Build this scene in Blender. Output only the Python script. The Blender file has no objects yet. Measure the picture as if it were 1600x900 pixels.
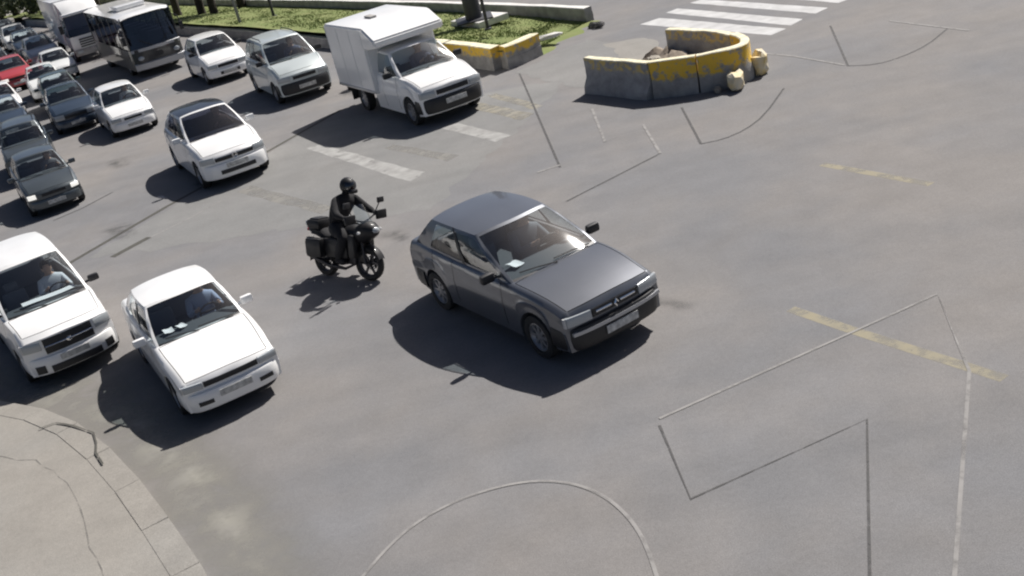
import bpy, bmesh, math, random
from mathutils import Vector, Matrix, noise
random.seed(7)
R = math.radians
scene = bpy.context.scene
COL = scene.collection

# ------------------------------------------------------------------ camera, sky, sun, exposure
cam_data = bpy.data.cameras.new('camera')
cam = bpy.data.objects.new('camera', cam_data)
COL.objects.link(cam)
CAM_H, PITCH, ROLL, FOCAL = 6.955, 23.768, -13.937, 1683.2
cam_data.sensor_width = 36.0
cam_data.lens = 36.0 * FOCAL / 1600.0
cam_data.clip_start = 0.1
cam_data.clip_end = 3000.0
fw = Vector((0, math.cos(R(PITCH)), -math.sin(R(PITCH))))
rt = Vector((1, 0, 0)); up = rt.cross(fw)
cr, sr = math.cos(R(ROLL)), math.sin(R(ROLL))
r2 = rt * cr + up * sr; u2 = up * cr - rt * sr
m = Matrix((r2, u2, -fw)).transposed().to_4x4()
m.translation = (0, 0, CAM_H)
cam.matrix_world = m
scene.camera = cam

SUN_AZ, SUN_EL = 44.0, 48.0          # direction towards the sun, counter-clockwise from +x
world = bpy.data.worlds.new('World'); scene.world = world
world.use_nodes = True
wn = world.node_tree.nodes; wl = world.node_tree.links
sky = wn.new('ShaderNodeTexSky'); sky.sky_type = 'NISHITA'; sky.sun_disc = False
sky.sun_elevation = R(SUN_EL); sky.sun_rotation = R(90.0 - SUN_AZ)
sky.air_density = .6; sky.dust_density = 2.
wn['Background'].inputs['Strength'].default_value = 0.05
wl.new(sky.outputs[0], wn['Background'].inputs[0])
sun_d = bpy.data.lights.new('sun', 'SUN'); sun_d.energy = 5.0; sun_d.angle = R(0.55); sun_d.color = (1, .955, .90)
sun = bpy.data.objects.new('sun', sun_d); COL.objects.link(sun)
sd = Vector((math.cos(R(SUN_EL)) * math.cos(R(SUN_AZ)), math.cos(R(SUN_EL)) * math.sin(R(SUN_AZ)), math.sin(R(SUN_EL))))
sun.rotation_euler = sd.to_track_quat('Z', 'Y').to_euler()
vs = scene.view_settings
vs.view_transform = 'Standard'; vs.look = 'None'; vs.exposure = 0.46; vs.gamma = 1.0; vs.use_curve_mapping = False
scene.render.engine = 'CYCLES'
scene.cycles.max_bounces = 6; scene.cycles.transparent_max_bounces = 10
scene.cycles.filter_width = 2.15

# ------------------------------------------------------------------ materials
def mat(name, col, rough=.6, metal=0., coat=0., var=.0, vscale=4., bump=0., bscale=60., spec=.5, col2=None):
    m = bpy.data.materials.new(name); m.use_nodes = True
    nt = m.node_tree; b = nt.nodes['Principled BSDF']
    b.inputs['Roughness'].default_value = rough; b.inputs['Metallic'].default_value = metal
    b.inputs['Coat Weight'].default_value = coat; b.inputs['Coat Roughness'].default_value = .06
    b.inputs['Specular IOR Level'].default_value = spec
    if var or col2:
        tc = nt.nodes.new('ShaderNodeTexCoord'); n = nt.nodes.new('ShaderNodeTexNoise')
        n.inputs['Scale'].default_value = vscale; n.inputs['Detail'].default_value = 5
        nt.links.new(tc.outputs['Object'], n.inputs['Vector'])
        rp = nt.nodes.new('ShaderNodeValToRGB'); rp.color_ramp.elements[0].position = .3; rp.color_ramp.elements[1].position = .7
        c2 = col2 or tuple(c * (1 - var) for c in col)
        rp.color_ramp.elements[0].color = (*c2, 1); rp.color_ramp.elements[1].color = (*col, 1)
        nt.links.new(n.outputs['Fac'], rp.inputs[0]); nt.links.new(rp.outputs[0], b.inputs['Base Color'])
    else:
        b.inputs['Base Color'].default_value = (*col, 1)
    if bump:
        tc = nt.nodes.new('ShaderNodeTexCoord'); n = nt.nodes.new('ShaderNodeTexNoise'); n.inputs['Scale'].default_value = bscale
        nt.links.new(tc.outputs['Object'], n.inputs['Vector'])
        bp = nt.nodes.new('ShaderNodeBump'); bp.inputs['Strength'].default_value = bump; bp.inputs['Distance'].default_value = .02
        nt.links.new(n.outputs['Fac'], bp.inputs['Height']); nt.links.new(bp.outputs[0], b.inputs['Normal'])
    return m

def paint(name, col, metal=0., rough=.38):
    return mat(name, col, rough=rough, metal=metal, coat=.8, var=.10, vscale=1.6)

def glass(name, tint, rough=.03):
    m = bpy.data.materials.new(name); m.use_nodes = True; nt = m.node_tree; nt.nodes.clear()
    out = nt.nodes.new('ShaderNodeOutputMaterial'); mx = nt.nodes.new('ShaderNodeMixShader')
    tr = nt.nodes.new('ShaderNodeBsdfTransparent'); tr.inputs[0].default_value = (*tint, 1)
    gl = nt.nodes.new('ShaderNodeBsdfGlossy'); gl.inputs['Roughness'].default_value = rough
    fr = nt.nodes.new('ShaderNodeFresnel'); ge = nt.nodes.new('ShaderNodeNewGeometry'); mr = nt.nodes.new('ShaderNodeMapRange')   # same index seen from either side of the thin pane
    mr.inputs[3].default_value = 2.0; mr.inputs[4].default_value = .5
    nt.links.new(ge.outputs['Backfacing'], mr.inputs[0]); nt.links.new(mr.outputs[0], fr.inputs['IOR'])
    nt.links.new(fr.outputs[0], mx.inputs[0]); nt.links.new(tr.outputs[0], mx.inputs[1]); nt.links.new(gl.outputs[0], mx.inputs[2])
    nt.links.new(mx.outputs[0], out.inputs[0])
    return m

M = {}
M['white'] = paint('white_paint', (.84, .84, .83))
M['white_dull'] = paint('white_paint_worn', (.72, .73, .72), rough=.5)
M['aqua'] = paint('pale_aqua_silver_paint', (.55, .60, .60), metal=.2)
M['graphite'] = paint('graphite_metallic_paint', (.132, .141, .160), metal=.5, rough=.34)
M['darkgrey'] = paint('dark_grey_paint', (.075, .09, .10), metal=.4)
M['navy'] = paint('navy_paint', (.035, .055, .085), metal=.3)
M['green'] = paint('dark_green_paint', (.04, .065, .06), metal=.3)
M['red'] = paint('red_paint', (.42, .045, .05))
M['silver'] = paint('silver_paint', (.42, .43, .45), metal=.5)
M['black'] = mat('black_plastic', (.018, .018, .02), rough=.5)
M['blackgloss'] = paint('black_paint', (.012, .013, .016))
M['interior'] = mat('dark_trim', (.065, .072, .08), rough=.8)
M['litlamp'] = mat('lit_headlamp', (.7, .7, .68), rough=.2)
M['litlamp'].node_tree.nodes['Principled BSDF'].inputs['Emission Color'].default_value = (1, .96, .88, 1)
M['litlamp'].node_tree.nodes['Principled BSDF'].inputs['Emission Strength'].default_value = .55
M['clearlens'] = mat('clear_lens', (.55, .55, .54), rough=.15, coat=1.)
M['seat'] = mat('grey_seat_cloth', (.13, .13, .145), rough=.9)
M['rubber'] = mat('tyre_rubber', (.02, .02, .02), rough=.85)
M['rim'] = mat('wheel_rim_grey', (.32, .32, .33), rough=.4, metal=.6)
M['chrome'] = mat('chrome', (.75, .75, .76), rough=.15, metal=1.)
M['lamp'] = mat('headlamp_lens', (.36, .385, .40), rough=.12, coat=1.)
M['amber'] = mat('amber_lens', (.7, .28, .05), rough=.2, coat=1.)
M['redlens'] = mat('red_lens', (.35, .02, .02), rough=.2, coat=1.)
M['plate'] = mat('number_plate_white', (.62, .62, .60), rough=.5, var=.55, vscale=16)
M['paper'] = mat('white_paper', (.8, .8, .8), rough=.9)
M['glass'] = glass('tinted_window_glass', (.78, .84, .86), .045)
M['darkglass'] = glass('dark_window_glass', (.34, .36, .44))
M['bike'] = mat('bike_black_paint', (.012, .012, .014), rough=.55, coat=.1, spec=.3)
M['cloth'] = mat('black_riding_clothes', (.012, .012, .014), rough=.9, bump=.3, bscale=25)
M['engine'] = mat('engine_dark_metal', (.035, .035, .04), rough=.45, metal=.7)
M['concrete'] = mat('weathered_concrete', (.40, .385, .37), rough=.95, var=.4, vscale=3, bump=.5, bscale=30)
M['yellow'] = mat('faded_yellow_paint', (.78, .50, .05), rough=.85, col2=(.42, .35, .23), vscale=3.6, bump=.3, bscale=30)
M['wornyellow'] = mat('mostly_worn_yellow_paint', (.40, .385, .37), rough=.9, col2=(.58, .46, .18), vscale=3.6, bump=.4, bscale=25)
M['cream'] = mat('cream_white_paint', (.78, .74, .56), rough=.8, col2=(.52, .47, .32), vscale=7, bump=.4, bscale=25)
def flaking(name, top, low, edge, rag, wear):
    """paint that has flaked off the concrete with a ragged lower edge"""
    m = mat(name, top, rough=.88); nt = m.node_tree; b = nt.nodes['Principled BSDF']
    tc = nt.nodes.new('ShaderNodeTexCoord'); sp = nt.nodes.new('ShaderNodeSeparateXYZ'); nt.links.new(tc.outputs['Object'], sp.inputs[0])
    def nz(sc_, d):
        n = nt.nodes.new('ShaderNodeTexNoise'); n.inputs['Scale'].default_value = sc_; n.inputs['Detail'].default_value = d; n.inputs['Roughness'].default_value = .65
        nt.links.new(tc.outputs['Object'], n.inputs['Vector']); return n
    def ma(op, a, bb):
        x = nt.nodes.new('ShaderNodeMath'); x.operation = op
        for k, v in enumerate((a, bb)):
            if isinstance(v, (int, float)): x.inputs[k].default_value = v
            else: nt.links.new(v, x.inputs[k])
        return x.outputs[0]
    h = ma('ADD', sp.outputs[2], ma('MULTIPLY', ma('SUBTRACT', nz(2.6, 6).outputs['Fac'], .5), rag))
    mr = nt.nodes.new('ShaderNodeMapRange'); mr.inputs[1].default_value = edge - .04; mr.inputs[2].default_value = edge + .04; nt.links.new(h, mr.inputs[0])
    mw = nt.nodes.new('ShaderNodeMapRange'); mw.inputs[1].default_value = wear; mw.inputs[2].default_value = wear + .10; nt.links.new(nz(5.5, 7).outputs['Fac'], mw.inputs[0])
    f = ma('MULTIPLY', mr.outputs[0], mw.outputs[0])
    rp = nt.nodes.new('ShaderNodeValToRGB'); e = rp.color_ramp.elements; e[0].position = .3; e[1].position = .7
    e[0].color = (*[c * .58 for c in low], 1); e[1].color = (*low, 1); nt.links.new(nz(3.2, 6).outputs['Fac'], rp.inputs[0])
    mx = nt.nodes.new('ShaderNodeMix'); mx.data_type = 'RGBA'; nt.links.new(f, mx.inputs[0]); nt.links.new(rp.outputs[0], mx.inputs[6]); mx.inputs[7].default_value = (*top, 1)
    nt.links.new(mx.outputs[2], b.inputs['Base Color'])
    bp = nt.nodes.new('ShaderNodeBump'); bp.inputs['Strength'].default_value = .5; bp.inputs['Distance'].default_value = .02
    nt.links.new(nz(22, 5).outputs['Fac'], bp.inputs['Height']); nt.links.new(bp.outputs[0], b.inputs['Normal'])
    return m
M['yellow'] = flaking('flaking_yellow_paint', (.76, .49, .06), (.40, .385, .36), .40, .55, .38)
M['wornyellow'] = flaking('mostly_worn_yellow_paint', (.58, .44, .16), (.38, .375, .37), .60, .50, .46)
M['pole'] = mat('dark_steel_pole', (.035, .037, .045), rough=.5, var=.3, vscale=3)
M['polegrey'] = mat('grey_galvanised_pole', (.30, .30, .30), rough=.5, metal=.4, var=.3)
M['bark'] = mat('dark_bark', (.05, .04, .03), rough=.95, var=.5, vscale=9, bump=.8, bscale=12)
M['leaf'] = mat('tree_leaf', (.075, .10, .035), rough=.7, var=.55, vscale=1.2)
M['slab'] = mat('white_slab_concrete', (.66, .65, .62), rough=.9, var=.25, vscale=3)
M['dirt'] = mat('dry_dirt', (.30, .25, .20), rough=1., var=.45, vscale=2.5, bump=1., bscale=9)
M['stone'] = mat('broken_concrete', (.36, .33, .28), rough=1., var=.4, vscale=6, bump=.6, bscale=20)

# ------------------------------------------------------------------ helpers
def empty(name, loc=(0, 0, 0), rz=0., label=None, cat=None, group=None, scale=1.):
    o = bpy.data.objects.new(name, None); COL.objects.link(o)
    o.empty_display_size = .3
    o.location = loc; o.rotation_euler = (0, 0, rz); o.scale = (scale,) * 3
    tag(o, label, cat, group)
    return o

def tag(o, label=None, cat=None, group=None, kind=None):
    if label: o['label'] = label
    if cat: o['category'] = cat
    if group: o['group'] = group
    if kind: o['kind'] = kind
    return o

class MB:
    """collects vertices and faces of ONE mesh"""
    def __init__(s): s.v = []; s.f = []; s.mi = []
    def add(s, vs, fs, mi=0):
        o = len(s.v); s.v += [tuple(p) for p in vs]
        s.f += [tuple(i + o for i in f) for f in fs]; s.mi += [mi] * len(fs)
        return s
    def grid(s, pts, mi=0, flip=False):
        n = len(pts[0]); o = len(s.v)
        for row in pts: s.v += [tuple(p) for p in row]
        for i in range(len(pts) - 1):
            for j in range(n - 1):
                a = o + i * n + j; f = (a, a + 1, a + n + 1, a + n)
                s.f.append(f[::-1] if flip else f); s.mi.append(mi)
        return s
    def box(s, c, d, mi=0, b=0., rot=None):
        """box with centre c, full size d, chamfered by b"""
        hx, hy, hz = d[0] / 2, d[1] / 2, d[2] / 2
        if b <= 0:
            vs = [(x, y, z) for x in (-hx, hx) for y in (-hy, hy) for z in (-hz, hz)]
            fs = [(0, 1, 3, 2), (4, 6, 7, 5), (0, 4, 5, 1), (2, 3, 7, 6), (0, 2, 6, 4), (1, 5, 7, 3)]
        else:
            b = min(b, hx * .9, hy * .9, hz * .9); bm = bmesh.new(); bmesh.ops.create_cube(bm, size=1)
            for v in bm.verts: v.co = Vector((v.co.x * d[0], v.co.y * d[1], v.co.z * d[2]))
            bmesh.ops.bevel(bm, geom=list(bm.edges), offset=b, segments=2, affect='EDGES', profile=.6)
            bm.verts.index_update()
            vs = [tuple(v.co) for v in bm.verts]; fs = [tuple(v.index for v in f.verts) for f in bm.faces]; bm.free()
        if rot is not None: vs = [tuple(rot @ Vector(v)) for v in vs]
        return s.add([(v[0] + c[0], v[1] + c[1], v[2] + c[2]) for v in vs], fs, mi)
    def tube(s, pts, r, n=8, mi=0, cap=True):
        pts = [Vector(p) for p in pts]; rs = r if isinstance(r, (list, tuple)) else [r] * len(pts)
        o = len(s.v); t0 = (pts[1] - pts[0]).normalized()
        u = t0.orthogonal().normalized()
        for i, p in enumerate(pts):
            t = (pts[min(i + 1, len(pts) - 1)] - pts[max(i - 1, 0)]).normalized()
            u = (u - t * u.dot(t)).normalized(); w = t.cross(u)
            for k in range(n):
                a = 2 * math.pi * k / n
                s.v.append(tuple(p + (u * math.cos(a) + w * math.sin(a)) * rs[i]))
        for i in range(len(pts) - 1):
            for k in range(n):
                a = o + i * n + k; b = o + i * n + (k + 1) % n
                s.f.append((a, b, b + n, a + n)); s.mi.append(mi)
        if cap:
            s.f.append(tuple(o + k for k in range(n))[::-1]); s.mi.append(mi)
            e = o + (len(pts) - 1) * n
            s.f.append(tuple(e + k for k in range(n))); s.mi.append(mi)
        return s
    def lathe_y(s, prof, c=(0, 0, 0), n=24, mi=0):
        """profile of (radius, y) turned about the y axis"""
        o = len(s.v); k = len(prof)
        for i in range(n):
            a = 2 * math.pi * i / n
            for r, y in prof: s.v.append((c[0] + r * math.cos(a), c[1] + y, c[2] + r * math.sin(a)))
        for i in range(n):
            for j in range(k - 1):
                a = o + i * k + j; b = o + ((i + 1) % n) * k + j
                s.f.append((a, b, b + 1, a + 1)); s.mi.append(mi)
        return s
    def ball(s, c, r, n=10, mi=0, rot=None):
        r = r if isinstance(r, tuple) else (r, r, r); rows = []
        for i in range(n // 2 + 1):
            th = math.pi * i / (n // 2)
            row = []
            for j in range(n + 1):
                ph = 2 * math.pi * j / n
                v = Vector((r[0] * math.sin(th) * math.cos(ph), r[1] * math.sin(th) * math.sin(ph), r[2] * math.cos(th)))
                if rot is not None: v = rot @ v
                row.append((v.x + c[0], v.y + c[1], v.z + c[2]))
            rows.append(row)
        return s.grid(rows, mi)
    def deform(s, fn): s.v = [tuple(fn(*p)) for p in s.v]; return s
    def mesh(s, name, mats, angle=38, weld=True):
        me = bpy.data.meshes.new(name); me.from_pydata(s.v, [], s.f)
        for m_ in (mats if isinstance(mats, (list, tuple)) else [mats]): me.materials.append(m_)
        me.polygons.foreach_set('material_index', s.mi)
        bm = bmesh.new(); bm.from_mesh(me)
        if weld: bmesh.ops.remove_doubles(bm, verts=bm.verts, dist=.0004)
        bmesh.ops.recalc_face_normals(bm, faces=bm.faces)
        bm.to_mesh(me); bm.free()
        if angle:
            me.shade_smooth(); me.set_sharp_from_angle(angle=R(angle))
        return me
    def build(s, name, mats, parent=None, angle=38, weld=True, label=None):
        o = bpy.data.objects.new(name, s.mesh(name, mats, angle, weld)); COL.objects.link(o)
        if parent: o.parent = parent
        if label: o['label'] = label
        return o

def link(name, me, parent, loc=(0, 0, 0), rz=0., sc=(1, 1, 1)):
    o = bpy.data.objects.new(name, me); COL.objects.link(o); o.parent = parent
    o.location = loc; o.rotation_euler = (0, 0, rz); o.scale = sc
    return o

def sm(t): t = max(0., min(1., t)); return t * t * (3 - 2 * t)
def lerp(a, b, t): return a + (b - a) * t
def interp(nodes, x):
    if x <= nodes[0][0]: return nodes[0][1]
    for (a, va), (b, vb) in zip(nodes, nodes[1:]):
        if x <= b: return lerp(va, vb, (x - a) / (b - a) if b > a else 1)
    return nodes[-1][1]

# ------------------------------------------------------------------ road surface
def ground_material(name, base, warm, cool, streak=.5, streak_dir=-62., grain=.085, fine=0.):
    m = bpy.data.materials.new(name); m.use_nodes = True; nt = m.node_tree; b = nt.nodes['Principled BSDF']
    b.inputs['Roughness'].default_value = .93; b.inputs['Specular IOR Level'].default_value = .25
    tc = nt.nodes.new('ShaderNodeTexCoord')
    def nz(scale, detail, mapping=None, rough=.5):
        n = nt.nodes.new('ShaderNodeTexNoise'); n.inputs['Scale'].default_value = scale; n.inputs['Detail'].default_value = detail
        n.inputs['Roughness'].default_value = rough
        nt.links.new((mapping or tc).outputs[0 if mapping else 'Object'], n.inputs['Vector']); return n
    def ramp(n, p0, c0, p1, c1):
        r = nt.nodes.new('ShaderNodeValToRGB'); e = r.color_ramp.elements
        e[0].position = p0; e[0].color = (*c0, 1); e[1].position = p1; e[1].color = (*c1, 1)
        nt.links.new(n.outputs['Fac'], r.inputs[0]); return r
    def mix(kind, a, bb, f):
        x = nt.nodes.new('ShaderNodeMix'); x.data_type = 'RGBA'; x.blend_type = kind; x.inputs[0].default_value = f
        nt.links.new(a.outputs[2 if a.type == 'MIX' else 0], x.inputs[6]); nt.links.new(bb.outputs[2 if bb.type == 'MIX' else 0], x.inputs[7]); return x
    big = ramp(nz(.20, 5, None, .55), .40, cool, .60, warm)
    rgb = nt.nodes.new('ShaderNodeRGB'); rgb.outputs[0].default_value = (*base, 1)
    c = mix('MIX', rgb, big, .85)
    mp = nt.nodes.new('ShaderNodeMapping'); mp.inputs['Rotation'].default_value = (0, 0, R(-streak_dir)); mp.inputs['Scale'].default_value = (.07, 1., 1.)
    nt.links.new(tc.outputs['Object'], mp.inputs[0])
    st = ramp(nz(.9, 4, mp), .35, (.78,) * 3, .68, (1.12,) * 3)
    c = mix('MULTIPLY', c, st, streak)
    bl = ramp(nz(1.7, 6, None, .6), .3, (.86,) * 3, .7, (1.1,) * 3)
    c = mix('MULTIPLY', c, bl, .55)
    sp = ramp(nz(16, 5, None, .75), .28, (.80,) * 3, .62, (1.06,) * 3)
    c = mix('MULTIPLY', c, sp, .55)
    gr = ramp(nz(70, 3), .3, (1 - grain * 3,) * 3, .7, (1 + grain * 2,) * 3)
    c = mix('MULTIPLY', c, gr, .8)
    nt.links.new(c.outputs[2], b.inputs['Base Color'])
    bp = nt.nodes.new('ShaderNodeBump'); bp.inputs['Strength'].default_value = .35; bp.inputs['Distance'].default_value = .01
    nt.links.new(nz(90, 4).outputs['Fac'], bp.inputs['Height']); nt.links.new(bp.outputs[0], b.inputs['Normal'])
    return m
M['asphalt'] = ground_material('worn_pale_asphalt', (.193, .190, .191), (.210, .198, .189), (.172, .173, .180), streak=.30)
M['patch'] = ground_material('older_asphalt_patch', (.203, .202, .199), (.215, .212, .206), (.193, .194, .192), streak=.3)
M['pave'] = ground_material('pale_pavement_concrete', (.252, .242, .222), (.266, .250, .226), (.240, .235, .222), streak=.25)
def worn(m, scale, lo, hi, amax=1., detail=6, attr=False):
    nt = m.node_tree; b = nt.nodes['Principled BSDF']
    tc = nt.nodes.new('ShaderNodeTexCoord'); n = nt.nodes.new('ShaderNodeTexNoise'); n.inputs['Scale'].default_value = scale; n.inputs['Detail'].default_value = detail
    n.inputs['Roughness'].default_value = .65
    nt.links.new(tc.outputs['Object'], n.inputs['Vector'])
    mr = nt.nodes.new('ShaderNodeMapRange'); mr.inputs[1].default_value = lo; mr.inputs[2].default_value = hi; mr.inputs[3].default_value = 0; mr.inputs[4].default_value = amax
    nt.links.new(n.outputs['Fac'], mr.inputs[0]); nt.links.new(mr.outputs[0], b.inputs['Alpha'])
    if attr:
        at = nt.nodes.new('ShaderNodeAttribute'); at.attribute_name = 'wear'; mu = nt.nodes.new('ShaderNodeMath'); mu.operation = 'MULTIPLY'
        nt.links.new(mr.outputs[0], mu.inputs[0]); nt.links.new(at.outputs['Fac'], mu.inputs[1]); nt.links.new(mu.outputs[0], b.inputs['Alpha'])
    return m
M['tar'] = mat('tar_seal', (0.073, 0.071, 0.071), rough=.8, var=.25, vscale=7)
M['chalk'] = mat('faded_pale_line', (0.284, 0.275, 0.267), rough=.9, col2=(0.219, 0.212, 0.206), vscale=5)
M['mark'] = mat('worn_road_paint', (0.344, 0.344, 0.331), rough=.85, col2=(0.219, 0.215, 0.209), vscale=3.)
M['markwhite'] = mat('white_road_paint', (0.482, 0.482, 0.482), rough=.8, col2=(0.344, 0.344, 0.344), vscale=2.2)
M['markyellow'] = mat('worn_yellow_road_paint', (0.284, 0.262, 0.202), rough=.85, col2=(0.219, 0.211, 0.194), vscale=3)
M['markbeige'] = mat('worn_beige_road_paint', (0.245, 0.237, 0.215), rough=.85, col2=(0.209, 0.204, 0.194), vscale=3)

worn(M['tar'], 5, .28, .52, .9); worn(M['chalk'], 2.5, .18, .50, .9); worn(M['mark'], 2.2, .20, .44, .95); worn(M['markwhite'], 2.5, .18, .36, 1.)
worn(M['markyellow'], 2.0, .28, .58, .9); worn(M['markbeige'], 1.8, .32, .60, .8)
M['joint'] = worn(mat('dirt_filled_joint', (0.146, 0.142, 0.133), rough=.95), 4, .38, .62, .7)
M['crack'] = worn(mat('dark_crack', (.07, .068, .06), rough=1.), 5, .22, .42, 1.)
M['dust'] = worn(mat('pale_road_dust', (0.245, 0.237, 0.206), rough=1., col2=(0.219, 0.211, 0.194), vscale=2), 1.1, .25, .60, 1., attr=True)
M['skid'] = worn(mat('rubbed_tyre_marks', (0.142, 0.142, 0.146), rough=.9), .9, .22, .62, .9, attr=True)
M['oil'] = worn(mat('oil_stain', (0.095, 0.093, 0.090), rough=.7), 3., .34, .70, .7, attr=True)

def sheet(name, pts, material, z, kind='structure', thick=0.):
    mb = MB(); n = len(pts)
    mb.add([(x, y, z) for x, y in pts], [tuple(range(n))])
    if thick:
        mb.add([(x, y, z) for x, y in pts] + [(x, y, z - thick) for x, y in pts], [(i, (i + 1) % n, n + (i + 1) % n, n + i) for i in range(n)])
    o = mb.build(name, material, None, angle=0)
    o['kind'] = kind
    return o

def ribbon_pts(path, w, smooth=0):
    P = [Vector(p) for p in path]
    for _ in range(smooth):
        Q = [P[0]]
        for a, b in zip(P, P[1:]): Q += [a.lerp(b, .25), a.lerp(b, .75)]
        Q.append(P[-1]); P = Q
    L, Rr = [], []
    for i, p in enumerate(P):
        t = (P[min(i + 1, len(P) - 1)] - P[max(i - 1, 0)]).normalized(); n = Vector((-t.y, t.x))
        L.append(p + n * w / 2); Rr.append(p - n * w / 2)
    return L, Rr

def ribbon(name, path, w, material, z=.006, smooth=0, wobble=0.):
    L, Rr = ribbon_pts(path, w, smooth)
    mb = MB()
    if 'crack' in name or 'joint' in name:
        for i, (a, b) in enumerate(zip(L, Rr)):
            f = .35 + .5 * random.random(); c = (a + b) / 2; L[i], Rr[i] = c.lerp(a, f), c.lerp(b, f)
    def wb(p): return wobble * noise.noise(Vector((p.x * 3, p.y * 3, 1.7)))
    mb.grid([[(a.x + wb(a), a.y + wb(b), z), (b.x + wb(a), b.y + wb(b), z)] for a, b in zip(L, Rr)])
    o = mb.build(name, material, None, angle=0); o['kind'] = 'structure'
    return o

def soft_ribbon(name, path, w, material, z, wobble=.1):
    L, Rr = ribbon_pts(path, w, 1); mb = MB(); k = len(L); fade = []; vs = []; nc = 7
    for i, (a, b) in enumerate(zip(L, Rr)):
        for j in range(nc):
            p = a.lerp(b, j / (nc - 1)); vs.append((p.x + wobble * noise.noise(Vector((p.x, p.y, 3))), p.y, z))
            fade.append(sm(1 - abs(j / (nc - 1) * 2 - 1)) * sm(min(i, k - 1 - i) / max(1, k * .28)))
    mb.add(vs, [(i * nc + j, i * nc + j + 1, (i + 1) * nc + j + 1, (i + 1) * nc + j) for i in range(k - 1) for j in range(nc - 1)])
    o = mb.build(name, material, None, angle=0, weld=False); o['kind'] = 'structure'
    at = o.data.attributes.new('wear', 'FLOAT', 'POINT'); at.data.foreach_set('value', fade)
    return o

def worn_poly(name, quad, material, z, n=14, rag=.05):
    """a painted bar with slightly ragged edges"""
    a, b, c, d = [Vector(p) for p in quad]; pts = []
    for p, q in ((a, b), (b, c), (c, d), (d, a)):
        k = max(2, int((q - p).length * 4))
        for i in range(k):
            t = p.lerp(q, i / k); v = noise.noise_vector(Vector((t.x * 2.3, t.y * 2.3, 4)))
            pts.append((t.x + v.x * rag, t.y + v.y * rag))
    return sheet(name, pts, material, z)

sheet('road', [(-900, -300), (900, -300), (900, 1400), (-900, 1400)], M['asphalt'], 0.)
# paler concrete apron over which the pedestrian crossing runs
worn_poly('road_patch', [(-9.0, 23.0), (-4.2, 30.3), (2.9, 28.4), (-1.2, 20.6)][:4], M['patch'], .0015, rag=.25)
# crossing bars, all but worn away on the near side
for q_, mt in (([(-4.37, 27.85), (-3.98, 27.9), (-1.29, 23.15), (-1.62, 22.75)], 'mark'),
               ([(-2.24, 25.97), (-1.99, 26.1), (-.43, 23.79), (-.71, 23.56)], 'markbeige'),
               ([(-.75, 26.54), (-.35, 26.62), (.83, 24.36), (.45, 24.15)], 'mark'),
               ([(-.03, 27.98), (.36, 28.15), (1.56, 25.72), (1.19, 25.42)], 'markyellow'),
               ([(.58, 28.67), (.85, 28.69), (1.87, 26.26), (1.6, 26.1)], 'markyellow'),
               ([(-5.89, 25.34), (-5.57, 25.6), (-3.33, 22.3), (-3.55, 22.0)], 'markbeige')):
    worn_poly('crossing_stripe', q_, M[mt], .003)
for q_ in ([(5.72, 32.82), (6.38, 33.05), (8.64, 27.91), (8.15, 27.63)], [(6.7, 33.55), (7.13, 33.75), (9.3, 28.5), (8.84, 28.13)],
           [(7.62, 34.1), (8.05, 34.2), (10.21, 29.05), (9.76, 28.76)], [(8.7, 34.6), (9.14, 34.7), (11.05, 29.5), (10.6, 29.3)]):
    worn_poly('crossing_stripe', q_, M['markwhite'], .0015, rag=.03)
M['dashyellow'] = worn(mat('dash_yellow_paint', (0.344, 0.305, 0.206), rough=.85, col2=(0.267, 0.254, 0.215), vscale=3), 3, .28, .55, .68)
for p_ in ([(5.86, 17.78), (6.91, 15.78)], [(3.59, 12.86), (4.07, 11.93), (4.57, 11.02), (5.09, 10.07)]):
    ribbon('lane_dash', p_, .17, M['dashyellow'], .0015, 0, .012)
LD = Vector((math.cos(R(-62)), math.sin(R(-62))))
for k_, (ox, oy, ln, w_) in enumerate([(-6.3, 23.4, 9, .5), (-5.0, 24.1, 10, .45), (-3.6, 25.2, 12, .5), (-2.3, 25.9, 11, .4), (-4.4, 16.2, 9, .6), (-3.1, 16.9, 10, .5), (-.2, 21.5, 12, .4), (1.2, 22, 12, .45), (2.6, 17.5, 9, .5)]):
    c_ = Vector((ox, oy)); n_ = Vector((-LD.y, LD.x))
    ribbon('tyre_marks', [tuple(c_ + LD * (t - .3) * ln + n_ * .25 * math.sin(t * 3 + k_)) for t in [j / 8 for j in range(9)]], w_ * 1.7, M['skid'], .0105 + .0012 * k_)
for k_, (ox, oy, r_) in enumerate([(-8.6, 24.4, .5), (-6.9, 26.9, .4), (-10.3, 31.5, .5), (-3.2, 33.2, .5), (-8.4, 33.6, .5), (-2.0, 19.5, .3), (2.1, 13.9, .25), (-5.9, 19.2, .45)]):
    soft_ribbon('oil_stain', [(ox - .5 * LD.x * r_ * 3 + LD.x * t * r_ * 3, oy - .5 * LD.y * r_ * 3 + LD.y * t * r_ * 3) for t in (0, .25, .5, .75, 1)], r_ * 1.8, M['oil'], .009, .3)
ribbon('stop_line', [(-9.6, 22.6), (-7.66, 25.61), (-5.45, 28.56), (-3.6, 31.3)], .14, M['crack'], .0045, 0, .03)
ribbon('tar_seam', [(-8.31, 22.62), (-7.62, 23.43)], .19, M['crack'], .0045, 0, .05)
ribbon('tar_seam', [(-7.6, 23.38), (-6.91, 24.05), (-6.2, 24.9)], .05, M['chalk'], .0045, 0, .03)
ribbon('tar_seam', [(-10.9, 26.9), (-10.28, 27.42), (-9.7, 28.3)], .07, M['tar'], .0045, 0, .03)
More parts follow.
